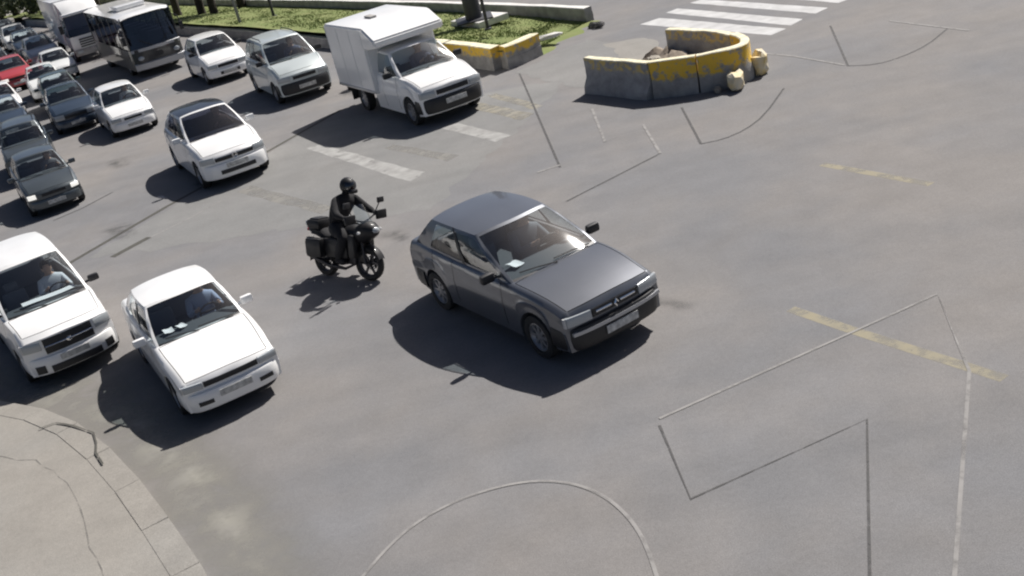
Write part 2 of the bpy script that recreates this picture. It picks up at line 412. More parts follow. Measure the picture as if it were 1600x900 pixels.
for p_ in ([(9.54, 27.12), (8.49, 23.26)], [(8.49, 23.26), (8.97, 22.83), (9.6, 22.93), (10.38, 23.36), (11.25, 24.24)],
           [(4.65, 23.24), (4.36, 20.47)], [(4.36, 20.47), (4.8, 20.41), (5.33, 20.65), (5.93, 21.27), (6.85, 22.78)],
           [(1.67, 30.3), (1.62, 26), (1.56, 21.17)], [(3.53, 20.5), (1.39, 19.1)],
           [(1.3, 10.84), (1.29, 9.32), (3.46, 9.95), (2.36, 7.2)]):
    ribbon('loop_cut', p_, .034 if p_[0][1] < 15 else .05, M['tar'], .006, 1 if len(p_) > 4 else 0)
for p_ in ([(1.33, 10.98), (5.36, 12.28), (4.84, 10.38), (3.0, 7.0)], [(10.69, 26.14), (11.48, 23.65)], [(7.25, 26.4), (7.88, 25.12), (8.46, 23.37)],
           [(2.87, 24.91), (2.68, 22.13), (3.64, 22.67), (3.53, 20.5)], [(1.08, 21.2), (1.58, 21.33)],
           [(-2.31, 9.31), (-1.97, 9.83), (-1.6, 10.16), (-1.15, 10.35), (-.61, 10.41), (-.17, 10.31), (.2, 10.06), (.46, 9.69), (.62, 9.25), (.69, 8.78), (.68, 8.0)]):
    ribbon('chalk_line', p_, .042 if p_[0][1] < 15 else .06, M['chalk'], .0075, 2 if len(p_) > 5 else 0)
for x_ in (-30, -26.6, -23.2):       # lane lines beyond the median, seen end on
    ribbon('lane_line', [(x_ + 14, 84), (x_ - 20, 160)], .15, M['markwhite'], .006)

# ------------------------------------------------------------------ near pavement corner with its kerb stones
KERB = [(-13.5, 19.4), (-11.2, 17.9), (-9.31, 16.5), (-8.4, 15.85), (-7.5, 15.15), (-6.75, 14.3), (-6.0, 13.2), (-5.34, 12.1), (-4.75, 11.0), (-4.17, 9.9), (-3.5, 8.4), (-2.6, 6.)]
KL, KR = ribbon_pts(KERB, .34, 1)
sheet('pavement', [((p.x + q.x) / 2, (p.y + q.y) / 2) for p, q in zip(KL, KR)] + [(-6, 2), (-30, 2), (-30, 30)], M['pave'], .085)
# road-side gutter skirt so that the sheet has a body
kb = MB()
kerb = empty('kerb', (0, 0, 0)); kerb['kind'] = 'structure'
def stone(i0, i1, prm):
    a0, a1, b0, b1 = KL[i0], KL[i1], KR[i0], KR[i1]
    e = .0015; t = (a1 - a0).normalized() * e
    q = [a0 + t, a1 - t, b1 - t, b0 + t]; mb = MB(); zt = .094 + random.uniform(-.004, .004)
    c = sum((Vector(p) for p in q), Vector((0, 0))) / 4
    lo = [(p.x, p.y, -.05) for p in q]; md = [(p.x, p.y, zt - .012) for p in q]
    tp = [((p - c).x * .985 + c.x, (p - c).y * .985 + c.y, zt) for p in q]
    mb.add(lo + md + tp, [(i, (i + 1) % 4, 4 + (i + 1) % 4, 4 + i) for i in range(4)] + [(4 + i, 4 + (i + 1) % 4, 8 + (i + 1) % 4, 8 + i) for i in range(4)] + [(8, 9, 10, 11)])
    mb.build('kerb_stone', M['pave'], kerb, angle=0)
for i in range(0, len(KL) - 1, 2): stone(i, min(i + 2, len(KL) - 1), None)
soft_ribbon('gutter_dust', [(p.x + .42, p.y + .34) for p in KL], 1.7, M['dust'], .0015)
ribbon('pavement_joint', [(-9.5, 15.1), (-7.89, 14.18), (-6.8, 13.44), (-6.26, 12.51), (-5.68, 11.3), (-5.2, 10.2), (-4.5, 8.6)], .03, M['joint'], .0885, 2, .08)
ribbon('pavement_crack', [(-7.4, 14.72), (-7.2, 14.74), (-7.0, 14.66), (-6.82, 14.5), (-6.62, 14.32), (-6.48, 14.06), (-6.3, 13.75), (-6.18, 13.5), (-5.95, 13.15)], .045, M['crack'], .1125, 0, .12)

# ------------------------------------------------------------------ cars
TYRE = MB().lathe_y([(.20, -.085), (.27, -.095), (.295, -.085), (.305, -.05), (.305, .05), (.295, .085), (.27, .095), (.20, .085)], n=26).mesh('tyre', M['rubber'])
def rim_mesh(spokes, name):
    mb = MB().lathe_y([(.205, -.07), (.205, .075), (.185, .082), (.175, .05), (.16, .035)], n=26)
    mb.lathe_y([(.16, .03), (.02, .03)], n=26, mi=1)
    for k in range(spokes):
        a = 2 * math.pi * k / spokes; rot = Matrix.Rotation(a, 3, 'Y')
        mb.box(tuple(rot @ Vector((.10, .045, 0))), (.15, .03, .045), 0, 0, rot)
    mb.lathe_y([(.055, .03), (.05, .065), (.0, .07)], n=12)
    return mb.mesh(name, [M['rim'], M['black']])
RIM = rim_mesh(8, 'rim')

DEF = dict(xf=2.0, xr=-2.0, W=.80, xn=1.92, zn=.72, xwb=.78, zwb=.94, yb=.70, xwt=.05, zt=1.38, yt=.55, xrt=-1.2, zrt=1.35, xrb=-1.75, zrb=.98, ztail=.90,
           bow=.16, bowr=.08, wx=1.27, wxr=-1.27, wr=1., zsill=.22, doors=4, crown=.045, fb=.10, bumper='body', zb=(.27, .50), light=(.40, .72, .55, .68), grille=(.38, .57, .66), rails=False, roofmat=None, moulding=False,
           side3=False, cutx=None, badge=None, seats=True, intake=None, fog=None, deckdrop=True)

def make_car(name, label, cat, loc, rz, scale, body, group=None, fine=True, bumpermat=None, glassmat='glass', **kw):
    P = dict(DEF); P.update(kw); g = P
    root = empty(name, (loc[0], loc[1], .004), rz, label, cat, group, scale)
    pm = M[body]; W = g['W']; xf, xr = g['xf'], g['xr']; wrad = .305 * g['wr']
    def D(x, y, z):
        k = sm((x - (xf - .8)) / .8); kr = sm(((xr + .6) - x) / .6)
        a = min(abs(y) / W, 1.15) ** 3
        return (x - g['bow'] * k * a + g['bowr'] * kr * a, y, z)
    def wid(x):
        return W * (1 - .07 * sm((x - .9) / (xf - .9)) - .06 * sm((-x - 1.0) / (-xr - 1.0)))
    topn = [(xr, g['ztail'] - .08), (xr + .05, g['ztail']), (g['xrb'], g['zrb']), (g['xwb'], g['zwb']), (g['xn'], g['zn']), (xf, g['zn'] - .07)]
    if g['xrb'] <= xr + .06: topn = [(xr, g['ztail'] - .06), (xr + .06, g['zrb'])] + topn[3:]
    def ztop(x):
        z = interp(topn, x)
        if g['xwb'] < x < g['xn']:
            t = (x - g['xwb']) / (g['xn'] - g['xwb']); z += .035 * 4 * t * (1 - t)
        return z
    def zlow(x):
        z = g['zsill']
        if x > xf - .35: z += .03 * sm((x - xf + .35) / .35)
        if x < xr + .35: z += .08 * sm((xr + .35 - x) / .35)
        for wx in (g['wx'], g['wxr']):
            rr = wrad + .055; d = abs(x - wx)
            if d < rr: z = max(z, wrad + math.sqrt(rr * rr - d * d) - .01)
        return z
    SE = .007
    d0 = g['xwb'] - .20; d1 = (g['xwt'] + g['xrt']) / 2 + .08; d2 = g['xrt'] + .12 if g['doors'] == 4 else d1
    if g['doors'] == 2: d1 = d1 - .02; d2 = d1
    seams = [d0, d1] + ([d2] if g['doors'] == 4 else [])
    hoodx = (g['xwb'] + .05, g['xn'] - .01)
    xs = set()
    for wx in (g['wx'], g['wxr']):
        rr = wrad + .055
        for k in range(13): xs.add(round(wx + rr * math.cos(math.pi * k / 12), 4))
    x = xr
    while x < xf: xs.add(round(x, 4)); x += .09
    xs |= {xf, g['xn'], g['xrb'], g['xwb'], round(xr + .05, 4)}
    spec = []
    for s_ in seams: spec += [s_ - SE, s_ + SE]
    spec += [hoodx[0] - SE, hoodx[0] + SE, hoodx[1] - SE, hoodx[1] + SE]
    xs = [v for v in xs if all(abs(v - c) > .022 for c in spec) and (g['cutx'] is None or v >= g['cutx'])]
    xs = sorted(xs + [s_ for s_ in spec if g['cutx'] is None or s_ > g['cutx']])
    yh = g['yb'] - .02
    rows = []
    for x in xs:
        w = wid(x); zt = ztop(x); zl = zlow(x); zsh = zt - .055
        half = [(0, .24), (w - .22, .24), (w - .22, zl), (w * .972, zl)]
        def side(z):
            d = (z - .56) / .40
            return w * (1 - .05 * min(1.2, d * d))
        zs1 = max(zl + .004, .30); zs2 = zs1 + .012
        half += [(side(zs1), zs1), (side(zs2), zs2)]
        for t in (.22, .42, .60, .64, .84, 1.):
            z = lerp(zs2, zsh, t); yy = side(z) + (.008 if t == .60 else 0.)
            half.append((yy, z))
        half += [(w * .93, zt - .016), (w * .885, zt)]
        yhh = min(yh, w * .86)
        cr_ = .03
        incab = g['deckdrop'] and (g['xrb'] + .30 < x < g['xwb'] - .42)
        for yy in (yhh + .006, yhh - .006, .5 * w, .25 * w, 0):
            z = zt + cr_ * (1 - (yy / (w * .885)) ** 2)
            if incab and yy < yhh: z = .55
            half.append((yy, z))
        row = [(x, y, z) for y, z in half] + [(x, -y, z) for y, z in half[-2::-1]]
        rows.append(row)
    nh = 19; nfull = len(rows[0])
    parts = {}
    def put(key, q, mi=0):
        parts.setdefault(key, MB()).add([D(*p) for p in q], [(0, 1, 2, 3)], mi)
    gaps = seams
    for i in range(len(rows) - 1):
        xm = (xs[i] + xs[i + 1]) / 2
        for j in range(nfull - 1):
            jj = j if j < nh - 1 else nfull - 2 - j
            q = [rows[i][j], rows[i][j + 1], rows[i + 1][j + 1], rows[i + 1][j]]
            left = j < nh - 1
            key, mi = 'body', 0
            if jj <= 2: mi = 1
            isseam = any(abs(xm - s_) < SE * .9 for s_ in seams)
            if 5 <= jj <= 11:
                if isseam: continue
                if d0 < xm < d1: key = ('door', left, 0)
                elif g['doors'] == 4 and d1 < xm < d2: key = ('door', left, 1)
            elif jj == 4:
                if d0 < xm < d2: continue
            elif jj >= 15 - 1:
                if hoodx[0] < xm < hoodx[1]:
                    if jj == 14: continue
                    key = 'hood'
                elif abs(xm - hoodx[0]) < SE * .9 or abs(xm - hoodx[1]) < SE * .9:
                    if jj >= 15: continue
                elif g['xrb'] - .02 < xm < g['xwb'] - .02: mi = 1
            put(key, q, mi)
    # end caps
    for row in (rows[0], rows[-1]):
        mb = parts['body']; ring = row[2:-2]; n = len(ring)
        c = (row[0][0], 0, (ring[0][2] + row[nh - 1][2]) / 2)
        o = len(mb.v); k2 = n // 2
        left_, right_ = ring[:k2 + 1], ring[::-1][:k2 + 1]
        pts = [[D(l[0], lerp(l[1], r_[1], t), lerp(l[2], r_[2], t)) for t in [k / 10 for k in range(11)]] for l, r_ in zip(left_, right_)]
        mb.grid(pts, 0)
    def build(mb, nm, mats, parent=root, **k): return mb.build(nm, mats, parent, **k)
    body_o = build(parts['body'], 'body', [pm, M['interior']])
    if 'hood' in parts: build(parts['hood'], 'hood', pm)
    hm = M['black'] if bumpermat == 'black' else pm
    for k, mb in parts.items():
        if isinstance(k, tuple):
            do = build(mb, 'door', pm)
            sg = 1 if k[1] else -1
            xh = (d1 + .12) if k[2] == 0 else (d2 + .12)
            zz = ztop(xh) - .17
            build(MB().box((xh, sg * (wid(xh) * .995), zz), (.15, .03, .028), 0, .008).deform(D), 'handle', hm, do)
            if g['moulding']:
                xa, xb = (d1 + .02, d0 - .02) if k[2] == 0 else (d2 + .02, d1 - .02)
                mm = MB().box(((xa + xb) / 2, sg * (wid((xa + xb) / 2) * .997 + .006), .52), (xb - xa, .02, .06), 0, .006)
                build(mm, 'moulding', M['black'], do)
    # greenhouse ---------------------------------------------------
    ybr = g['yb'] - .02
    def S(sg, s, t):
        # base line (t=0) and roof rail (t=1)
        e = 4 * s * (1 - s)
        b = Vector((lerp(g['xwb'], g['xrb'], s), lerp(g['yb'], ybr, s) + .035 * e, lerp(g['zwb'], g['zrb'], s) + .0))
        a = Vector((lerp(g['xwt'], g['xrt'], s), lerp(g['yt'], g['yt'] - .02, s) + .03 * e, lerp(g['zt'], g['zrt'], s) + .022 * e))
        p = b.lerp(a, t); p.y += .022 * 4 * t * (1 - t); p.y *= sg
        return p
    def crown(v): return 1 - abs(v) ** 3
    def Wd(v, t, s):      # windscreen (s=0) or back window (s=1); v from -1 (right) to 1 (left)
        l, r_ = S(1, s, t), S(-1, s, t); p = r_.lerp(l, (v + 1) / 2)
        fbv = g['fb'] * (1 - v * v) * (1 if s == 0 else -.5)
        p.x += fbv * lerp(1, .75, t); p.z += g['crown'] * t * crown(v) + (.018 * 4 * t * (1 - t) * (1 - v ** 8) if s == 0 else 0)
        return p
    def Rf(v, s):
        l, r_ = S(1, s, 1), S(-1, s, 1); p = r_.lerp(l, (v + 1) / 2); p.z += g['crown'] * crown(v)
        f = g['fb'] * .75 * (1 - v * v)
        p.x += f * max(0, 1 - s * 4) ** 2 - f * .5 * max(0, (s - .75) * 4) ** 2
        return p
    fr = MB()
    def sgrid(mb, sg, s0, s1, t0, t1, ns, nt_, off=0., mi=0):
        pts = []
        for i in range(ns + 1):
            row = []
            for j in range(nt_ + 1):
                p = S(sg, lerp(s0, s1, i / ns), lerp(t0, t1, j / nt_)); p.y -= sg * off; row.append(p)
            pts.append(row)
        mb.grid(pts, mi)
    sB = (g['xwt'] - d1) / (g['xwt'] - g['xrt'])
    if g['doors'] == 4:
        cuts = [(0, .055, 0), (.055, sB - .02, 1), (sB - .02, sB + .02, 2), (sB + .02, .82, 1), (.82, 1, 0)]
        if g['side3']: cuts = cuts[:3] + [(sB + .02, .70, 1), (.70, .735, 2), (.735, .95, 1), (.95, 1, 0)]
    elif g['cutx'] is not None:
        cuts = [(0, .09, 0), (.09, .80, 1), (.80, 1, 0)]
    else:
        cuts = [(0, .055, 0), (.055, sB - .02, 1), (sB - .02, sB + .02, 2), (sB + .02, .86, 1), (.86, 1, 0)]
    panes = []
    for sg in (1, -1):
        for a, b, typ in cuts:
            n = max(1, int((b - a) * 12))
            if typ == 1:
                sgrid(fr, sg, a, b, 0, .07, n, 1); sgrid(fr, sg, a, b, .90, 1, n, 1)
                mb = MB(); sgrid(mb, sg, a, b, .07, .90, n, 4, .010); panes.append(mb)
            else:
                sgrid(fr, sg, a, b, 0, 1, n, 6, 0, 1 if typ == 2 else 0)
    def wgrid(mb, s, v0, v1, t0, t1, nv, nt_, off=0., mi=0):
        pts = []
        for i in range(nv + 1):
            row = []
            for j in range(nt_ + 1):
                p = Wd(lerp(v0, v1, i / nv), lerp(t0, t1, j / nt_), s); p.z -= off; row.append(p)
            pts.append(row)
        mb.grid(pts, mi)
    for s in (0, 1):
        if g['cutx'] is not None and s == 1:
            wgrid(fr, s, -1, 1, 0, 1, 8, 2, 0, 0); continue
        for v0, v1 in ((-1, -.94), (.94, 1)): wgrid(fr, s, v0, v1, 0, 1, 1, 4)
        wgrid(fr, s, -.94, .94, 0, .05, 10, 1, 0, 1); wgrid(fr, s, -.94, .94, .94, 1, 10, 1, 0, 0)
        mb = MB(); wgrid(mb, s, -.94, .94, .05, .94, 12, 5, .007)
        build(mb, 'windscreen' if s == 0 else 'rear_window', M[glassmat], angle=60)
    build(fr, 'window_frame', [pm, M['black']])
    for mb in panes: build(mb, 'side_window', M[glassmat], angle=60)
    rf = MB(); rf.grid([[Rf(lerp(-1, 1, j / 12), i / 12) for j in range(13)] for i in range(13)])
    roof = build(rf, 'roof', M[g['roofmat']] if g['roofmat'] else pm, angle=50)
    if g['rails']:
        for sg in (1, -1):
            pts = [S(sg, s_, 1) + Vector((0, -sg * .06, .07 if 0 < k < 5 else .03)) for k, s_ in enumerate([.12, .16, .35, .6, .86, .9])]
            build(MB().tube(pts, .016, 6), 'roof_rail', M['black'], roof)
    # cabin
    if g['seats']:
        dash = MB().box((g['xwb'] - .38, 0, g['zwb'] - .06), (.30, g['yb'] * 1.75, .12), 0, .04)
        build(dash, 'dashboard', M['interior'])
        zseat = g['zwb'] - .02
        for sg in (1, -1):
            sb = MB().box((g['xwb'] - 1.30, sg * .34, zseat - .15), (.14, .42, .52), 0, .06)
            sb.box((g['xwb'] - 1.36, sg * .34, zseat + .19), (.10, .24, .16), 0, .045)
            build(sb, 'seat', M['seat'])
        if g['cutx'] is None:
            build(MB().box((g['xrt'] - .02, 0, zseat - .10), (.14, 1.1, .45), 0, .06), 'back_seat', M['seat'])
        st = MB(); c0 = Vector((g['xwb'] - .62, .34, zseat + .02)); rot = Matrix.Rotation(R(-62), 3, 'Y')
        st.tube([c0 + rot @ Vector((.17 * math.cos(a), .17 * math.sin(a), 0)) for a in [2 * math.pi * k / 16 for k in range(17)]], .016, 6)
        st.tube([c0 - rot @ Vector((0, .17, 0)), c0 + rot @ Vector((0, .17, 0))], .018, 6)
        build(st, 'steering_wheel', M['black'])
    # front
    fx = xf + .004
    def fpatch(y0, y1, z0, z1, depth, mats, nm, parent=root, slant=.05, n=8, mi=0, xb=None):
        xb = fx if xb is None else xb
        rowsf = []
        def fr_(y, z, d): return D(xb + d - slant * max(0, z - (z0 + z1) / 2 + .5 * (z1 - z0)) , y, z)
        ys = [lerp(y0, y1, k / n) for k in range(n + 1)]; zc = .012
        mb = MB()
        mb.grid([[fr_(y, z0, -.03), fr_(y, z0, depth * .7), fr_(y, z0 + zc, depth), fr_(y, z1 - zc, depth), fr_(y, z1, depth * .7), fr_(y, z1, -.03)] for y in ys])
        for y in (y0, y1):
            mb.add([fr_(y, z0, -.03), fr_(y, z0, depth * .7), fr_(y, z0 + zc, depth), fr_(y, z1 - zc, depth), fr_(y, z1, depth * .7), fr_(y, z1, -.03)], [(0, 1, 2, 3, 4, 5)])
        return build(mb, nm, mats, parent)
    ly0, ly1, lz0, lz1 = g['light']; wf = wid(xf)
    for sg in (1, -1):
        hl = fpatch(sg * ly0, sg * min(ly1, wf * .97), lz0, lz1, .022, M['litlamp' if g.get('lit') else 'lamp'], 'headlight')
        if fine: fpatch(sg * min(ly1 + .005, wf * .975), sg * (wf * 1.0), lz0, lz1, .012, M['clearlens'], 'indicator', hl, n=3)
    gy, gz0, gz1 = g['grille']
    if gy:
        gr = fpatch(-gy, gy, gz0, gz1, .014, M['black'], 'grille')
        if fine:
            zc = (gz0 + gz1) / 2
            if g['badge'] == 'diamond':
                for sg in (1, -1): fpatch(sg * .07, sg * (gy - .05), zc - .012, zc + .02, .024, M['chrome'], 'slat', gr)
                b_ = MB(); r_ = .05; cx = fx + .03
                o_ = [(cx, 0, zc + r_ * 1.2), (cx, r_ * .8, zc), (cx, 0, zc - r_ * 1.2), (cx, -r_ * .8, zc)]; i_ = [(cx + .012, p[1] * .5, zc + (p[2] - zc) * .5) for p in o_]
                b_.add(o_ + i_, [(k, (k + 1) % 4, 4 + (k + 1) % 4, 4 + k) for k in range(4)]); build(b_, 'badge', M['chrome'], gr, angle=0)
            elif g['badge'] == 'round':
                b_ = MB().tube([(fx + .028, .055 * math.cos(a), zc + .01 + .055 * math.sin(a)) for a in [2 * math.pi * k / 14 for k in range(15)]], .011, 5)
                b_.tube([(fx + .028, -.035, zc + .045), (fx + .03, -.012, zc - .03), (fx + .03, 0, zc + .01), (fx + .03, .012, zc - .03), (fx + .028, .035, zc + .045)], .008, 4)
                build(b_, 'badge', M['chrome'], gr)
            elif g['badge'] == 'bar':
                fpatch(-gy * .98, gy * .98, zc - .012, zc + .012, .024, M['chrome'], 'slat', gr)
                build(MB().ball((fx + .04, 0, zc), (.015, .05, .04), 8), 'badge', M['chrome'], gr)
            else:
                for k in (.3, .62): fpatch(-gy * .95, gy * .95, lerp(gz0, gz1, k), lerp(gz0, gz1, k) + .012, .02, M['black' if body != 'black' else 'chrome'], 'slat', gr)
    # bumpers swept round the ends
    def bumper(front):
        w_ = wid(xf if front else xr); zb0, zb1 = g['zb']; sgx = 1 if front else -1
        xe = xf if front else xr; xa = (g['wx'] + wrad + .075) if front else (g['wxr'] - wrad - .075)
        path = [(xa, wid(xa) * .985 + .004), (xe - sgx * .22, w_ * .985 + .006)]
        for k in range(1, 6):
            a = k / 5 * math.pi / 2
            path.append((xe - sgx * .16 + sgx * .20 * math.sin(a), w_ * .985 + .006 - .20 + .20 * math.cos(a)))
        for k in range(1, 6): path.append((xe + sgx * .045, (w_ - .2) * (1 - k / 5)))
        full = path + [(x_, -y_) for x_, y_ in path[-2::-1]]
        prof = [(-.05, zb0 - .03), (.0, zb0 - .02), (.022, zb0 + .03), (.030, (zb0 + zb1) / 2), (.024, zb1 - .03), (.008, zb1), (-.06, zb1 + .012)]
        V = [Vector(p) for p in full]; rws = []
        for i, p in enumerate(V):
            t = (V[min(i + 1, len(V) - 1)] - V[max(i - 1, 0)]).normalized(); n = Vector((t.y, -t.x)) * (-1 if front else 1)
            if n.dot(p - Vector((xe - sgx * 1., 0))) < 0: n = -n
            rws.append([D(p.x + n.x * o, p.y + n.y * o, z) for o, z in prof])
        mb = MB().grid(rws); mb.add(rws[0], [tuple(range(len(prof)))]); mb.add(rws[-1], [tuple(range(len(prof)))])
        return build(mb, 'bumper', M[bumpermat] if bumpermat else pm, label=None)
    fbmp = bumper(True)
    if g['cutx'] is None:
        bumper(False)
        for sg in (1, -1):
            build(MB().box((xr - .008, sg * wid(xr) * .80, g['ztail'] - .22), (.05, .24, .17), 0, .015).deform(D), 'tail_light', M['redlens'])
    zb0, zb1 = g['zb']
    px = xf + .085
    if g['intake']:
        iy, iz0, iz1 = g['intake']
        ik = fpatch(-iy, iy, iz0, iz1, .012, M['black'], 'intake', fbmp, slant=0, xb=xf + .075)
        px = xf + .095
    if g['fog']:
        y0_, y1_, z0_, z1_ = g['fog']
        for sg in (1, -1):
            fpatch(sg * y0_, sg * y1_, z0_, z1_, .008, M['black'], 'fog_light', fbmp, slant=0, xb=xf + .072, n=4)
    build(MB().box((px, 0, g.get('zplate', (zb0 + zb1) / 2)), (.012, .50, .105), 0, .004), 'number_plate', M['plate'])
    if g.get('strip'):
        fpatch(-wf * .93, wf * .93, zb1 - .075, zb1 - .03, .006, M['silver'], 'trim_strip', fbmp, slant=0, xb=xf + .07, n=16)
    # mirrors, wipers
    for sg in (1, -1):
        xm_ = g['xwb'] - .30; ym = sg * (W + .055)
        mb = MB().box((xm_, ym + sg * .03, g['zwb'] + .07), (.10, .20, .13), 0, .04)
        mb.tube([(xm_, sg * (W - .13), g['zwb'] + .03), (xm_, ym, g['zwb'] + .05)], .022, 6)
        build(mb, 'wing_mirror', M['black'] if (bumpermat == 'black' or g.get('mirror') == 'black') else pm)
    if fine:
        wb = MB()
        for y0, y1 in ((.52, -.02), (-.02, -.50)):
            a = Wd(y0 / .66, .035, 0); b = Wd(y1 / .66, .10, 0)
            wb.tube([a + Vector((.01, 0, .02)), a.lerp(b, .5) + Vector((.012, 0, .03)), b + Vector((.0, 0, .018))], .009, 5)
        build(wb, 'wiper', M['black'])
    # wheels
    for wx in (g['wx'], g['wxr']):
        for sg in (1, -1):
            w_ = empty('wheel'); w_.parent = root
            w_.location = (wx, sg * (W - .105), wrad); w_.scale = (g['wr'],) * 3
            if sg < 0: w_.rotation_euler = (0, 0, math.pi)
            link('tyre', TYRE, w_); link('rim', RIM, w_)
    return root, S, Wd

G0 = 'cars waiting at the stop line'
make_car('hatchback_car', 'dark grey metallic car driving ahead of the queue with bright glint on its windscreen', 'car', (.27, 14.79), R(-61.5), 1.075, 'graphite',
         bumpermat='black', xf=1.98, xn=1.92, zn=.77, xwb=.80, zwb=.93, xwt=-.12, zt=1.37, yt=.585, yb=.715, crown=.032, xrt=-1.34, zrt=1.36, xrb=-1.76, zrb=.98, xr=-2.05, ztail=.95, badge='diamond', strip=True, bow=.10,
         grille=(.36, .61, .715), light=(.38, .72, .595, .72), zb=(.28, .555), moulding=True, zplate=.40, fb=.12, mirror='black')
make_car('sedan_car', 'white four-door sedan with white mirrors, frontmost at the kerb', 'car', (-4.99, 15.65), R(-64.8), .965, 'white', G0, yt=.58, yb=.71, crown=.035,
         xf=2.02, xn=1.95, zn=.70, xwb=.72, zwb=.94, xwt=.0, xrt=-1.12, xrb=-1.55, zrb=.98, xr=-2.12, ztail=.94, bow=.12, grille=(.42, .585, .665), light=(.44, .74, .575, .675), fog=(.36, .58, .335, .40),
         zplate=.44, zb=(.26, .52), strip=False)
make_car('van_car', 'white van with black oval grille and fog lights, cut by the left edge', 'van', (-8.22, 18.29), R(-60.7), .955, 'white', G0,
         xf=2.05, xn=1.92, zn=.94, xwb=1.10, zwb=1.12, xwt=.08, zt=1.76, yt=.62, xrt=-1.7, zrt=1.74, xrb=-2.0, zrb=1.05, xr=-2.1, ztail=1.0, W=.84, yb=.74, bow=.24, grille=(.42, .60, .87), badge='bar',
         light=(.47, .78, .70, .85), intake=(.44, .28, .40), fog=(.53, .68, .30, .44), zb=(.28, .56), mirror='black', doors=4, side3=True, zplate=.50, fb=.14)
make_car('hatchback_car', 'white hatchback with black roof and round grille badge, behind the motorcycle', 'car', (-6.67, 28.04), R(-66.5), 1.11, 'white', G0,
         xf=1.95, xn=1.86, zn=.76, xwb=.90, zwb=.98, xwt=.02, zt=1.43, yt=.55, xrt=-1.25, zrt=1.40, xrb=-1.72, zrb=1.0, xr=-1.88, ztail=.96, roofmat='blackgloss', glassmat='darkglass', bow=.24,
         grille=(.44, .61, .69), badge='round', light=(.46, .76, .60, .73), intake=(.40, .33, .42), zplate=.50, zb=(.26, .55))
make_car('hatchback_car', 'small white hatchback alone between the dark cars and the stop line', 'car', (-11.23, 36.72), R(-66.5), .95, 'white', G0, fine=False,
         xf=1.92, xn=1.85, zn=.72, xwb=.82, zwb=.97, xwt=.08, zt=1.42, xrt=-1.25, zrt=1.40, xrb=-1.7, zrb=1.0, xr=-1.88, grille=(.3, .56, .63))
make_car('estate_car', 'pale aqua estate van with roof rails beside the box truck', 'van', (-5.45, 35.87), R(-69.), 1.10, 'aqua', G0, bumpermat='black',
         xf=2.0, xn=1.90, zn=.84, xwb=1.12, zwb=1.08, xwt=.28, zt=1.60, yt=.57, xrt=-1.55, zrt=1.58, xrb=-1.85, zrb=1.08, xr=-1.98, ztail=1.02, rails=True, W=.82, yb=.72, bow=.22, side3=True,
         grille=(.34, .66, .75), light=(.42, .74, .64, .77), zb=(.30, .58), roofmat='aqua', fb=.13)
make_car('hatchback_car', 'white hatchback with dark grille between the dark bus and the aqua van', 'car', (-8.89, 42.21), R(-67.), 1.05, 'white', G0, fine=False,
         xf=1.85, xn=1.76, zn=.73, xwb=.88, zwb=.98, xwt=.18, zt=1.43, xrt=-1.2, zrt=1.41, xrb=-1.6, zrb=1.0, xr=-1.8, wx=1.18, wxr=-1.2, grille=(.36, .56, .66), intake=(.35, .32, .42), mirror='black')
make_car('hatchback_car', 'dark grey hatchback with two bright headlights behind the white van', 'car', (-11.6, 29.12), R(-65.2), .90, 'darkgrey', G0,
         xf=1.9, xn=1.82, zn=.72, xwb=.86, zwb=.97, xwt=.08, zt=1.45, xrt=-1.22, zrt=1.42, xrb=-1.68, zrb=1.0, xr=-1.86, bumpermat=None, light=(.50, .74, .57, .69), grille=(.34, .58, .67), lit=True)
make_car('suv_car', 'dark grey four-wheel-drive with white pillar glint, second behind the white van', 'car', (-13.52, 33.66), R(-70.), .87, 'darkgrey', G0, fine=False,
         xf=2.0, xn=1.9, zn=.92, xwb=.92, zwb=1.10, xwt=.22, zt=1.66, yt=.60, xrt=-1.5, zrt=1.64, xrb=-1.8, zrb=1.1, xr=-1.95, ztail=1.05, W=.84, yb=.73, wr=1.12, zsill=.30, rails=True)
make_car('hatchback_car', 'navy hatchback standing just behind the small white hatchback', 'car', (-13.9, 39.65), R(-68.), .97, 'navy', G0, fine=False,
         xf=2.0, xn=1.93, zn=.76, xwb=.9, zwb=.99, xwt=.1, zt=1.46, light=(.40, .74, .56, .72))
make_car('hatchback_car', 'dark green car between the navy hatchback and a pale one', 'car', (-15.6, 44.1), R(-68.), .92, 'green', G0, fine=False)
make_car('hatchback_car', 'pale silver-white hatchback next to the red car', 'car', (-17.4, 47.9), R(-68.7), .0 + .90, 'white_dull', G0, fine=False, xwb=.85, zwb=.98, zt=1.42)
FAR = [('hatchback_car', 'red car with its headlights on at the left edge', (-20.5, 53.0), 'red', .98), ('hatchback_car', 'silver car in front of the far lorry, behind the pale hatchback', (-21.1, 59.2), 'silver', 1.0),
       ('hatchback_car', 'black car half hidden behind the four-wheel-drive', (-16.8, 41.0), 'navy', .92),
       ('hatchback_car', 'white car cut by the left edge behind the black car', (-18.3, 44.9), 'white', .92),
       ('hatchback_car', 'small white car showing between the lorry and the bus', (-18.2, 52.4), 'white_dull', .9),
       ('hatchback_car', 'grey car behind the red car', (-22.9, 57.5), 'darkgrey', 1.0), ('sedan_car', 'silver-grey sedan two rows behind the red car', (-25.3, 62.4), 'silver', 1.0),
       ('hatchback_car', 'black hatchback behind the silver car at the far lorry', (-23.5, 64.4), 'navy', 1.0), ('sedan_car', 'dull white sedan near the far end of the queue', (-25.9, 69.6), 'white_dull', 1.0),
       ('hatchback_car', 'dark green hatchback near the far end of the queue', (-28.0, 67.5), 'green', 1.0), ('hatchback_car', 'dark grey hatchback last in the queue by the trees', (-28.4, 74.9), 'darkgrey', 1.0),
       ('hatchback_car', 'white hatchback far up the queue left of the grey one', (-30.5, 72.6), 'white_dull', 1.0)]
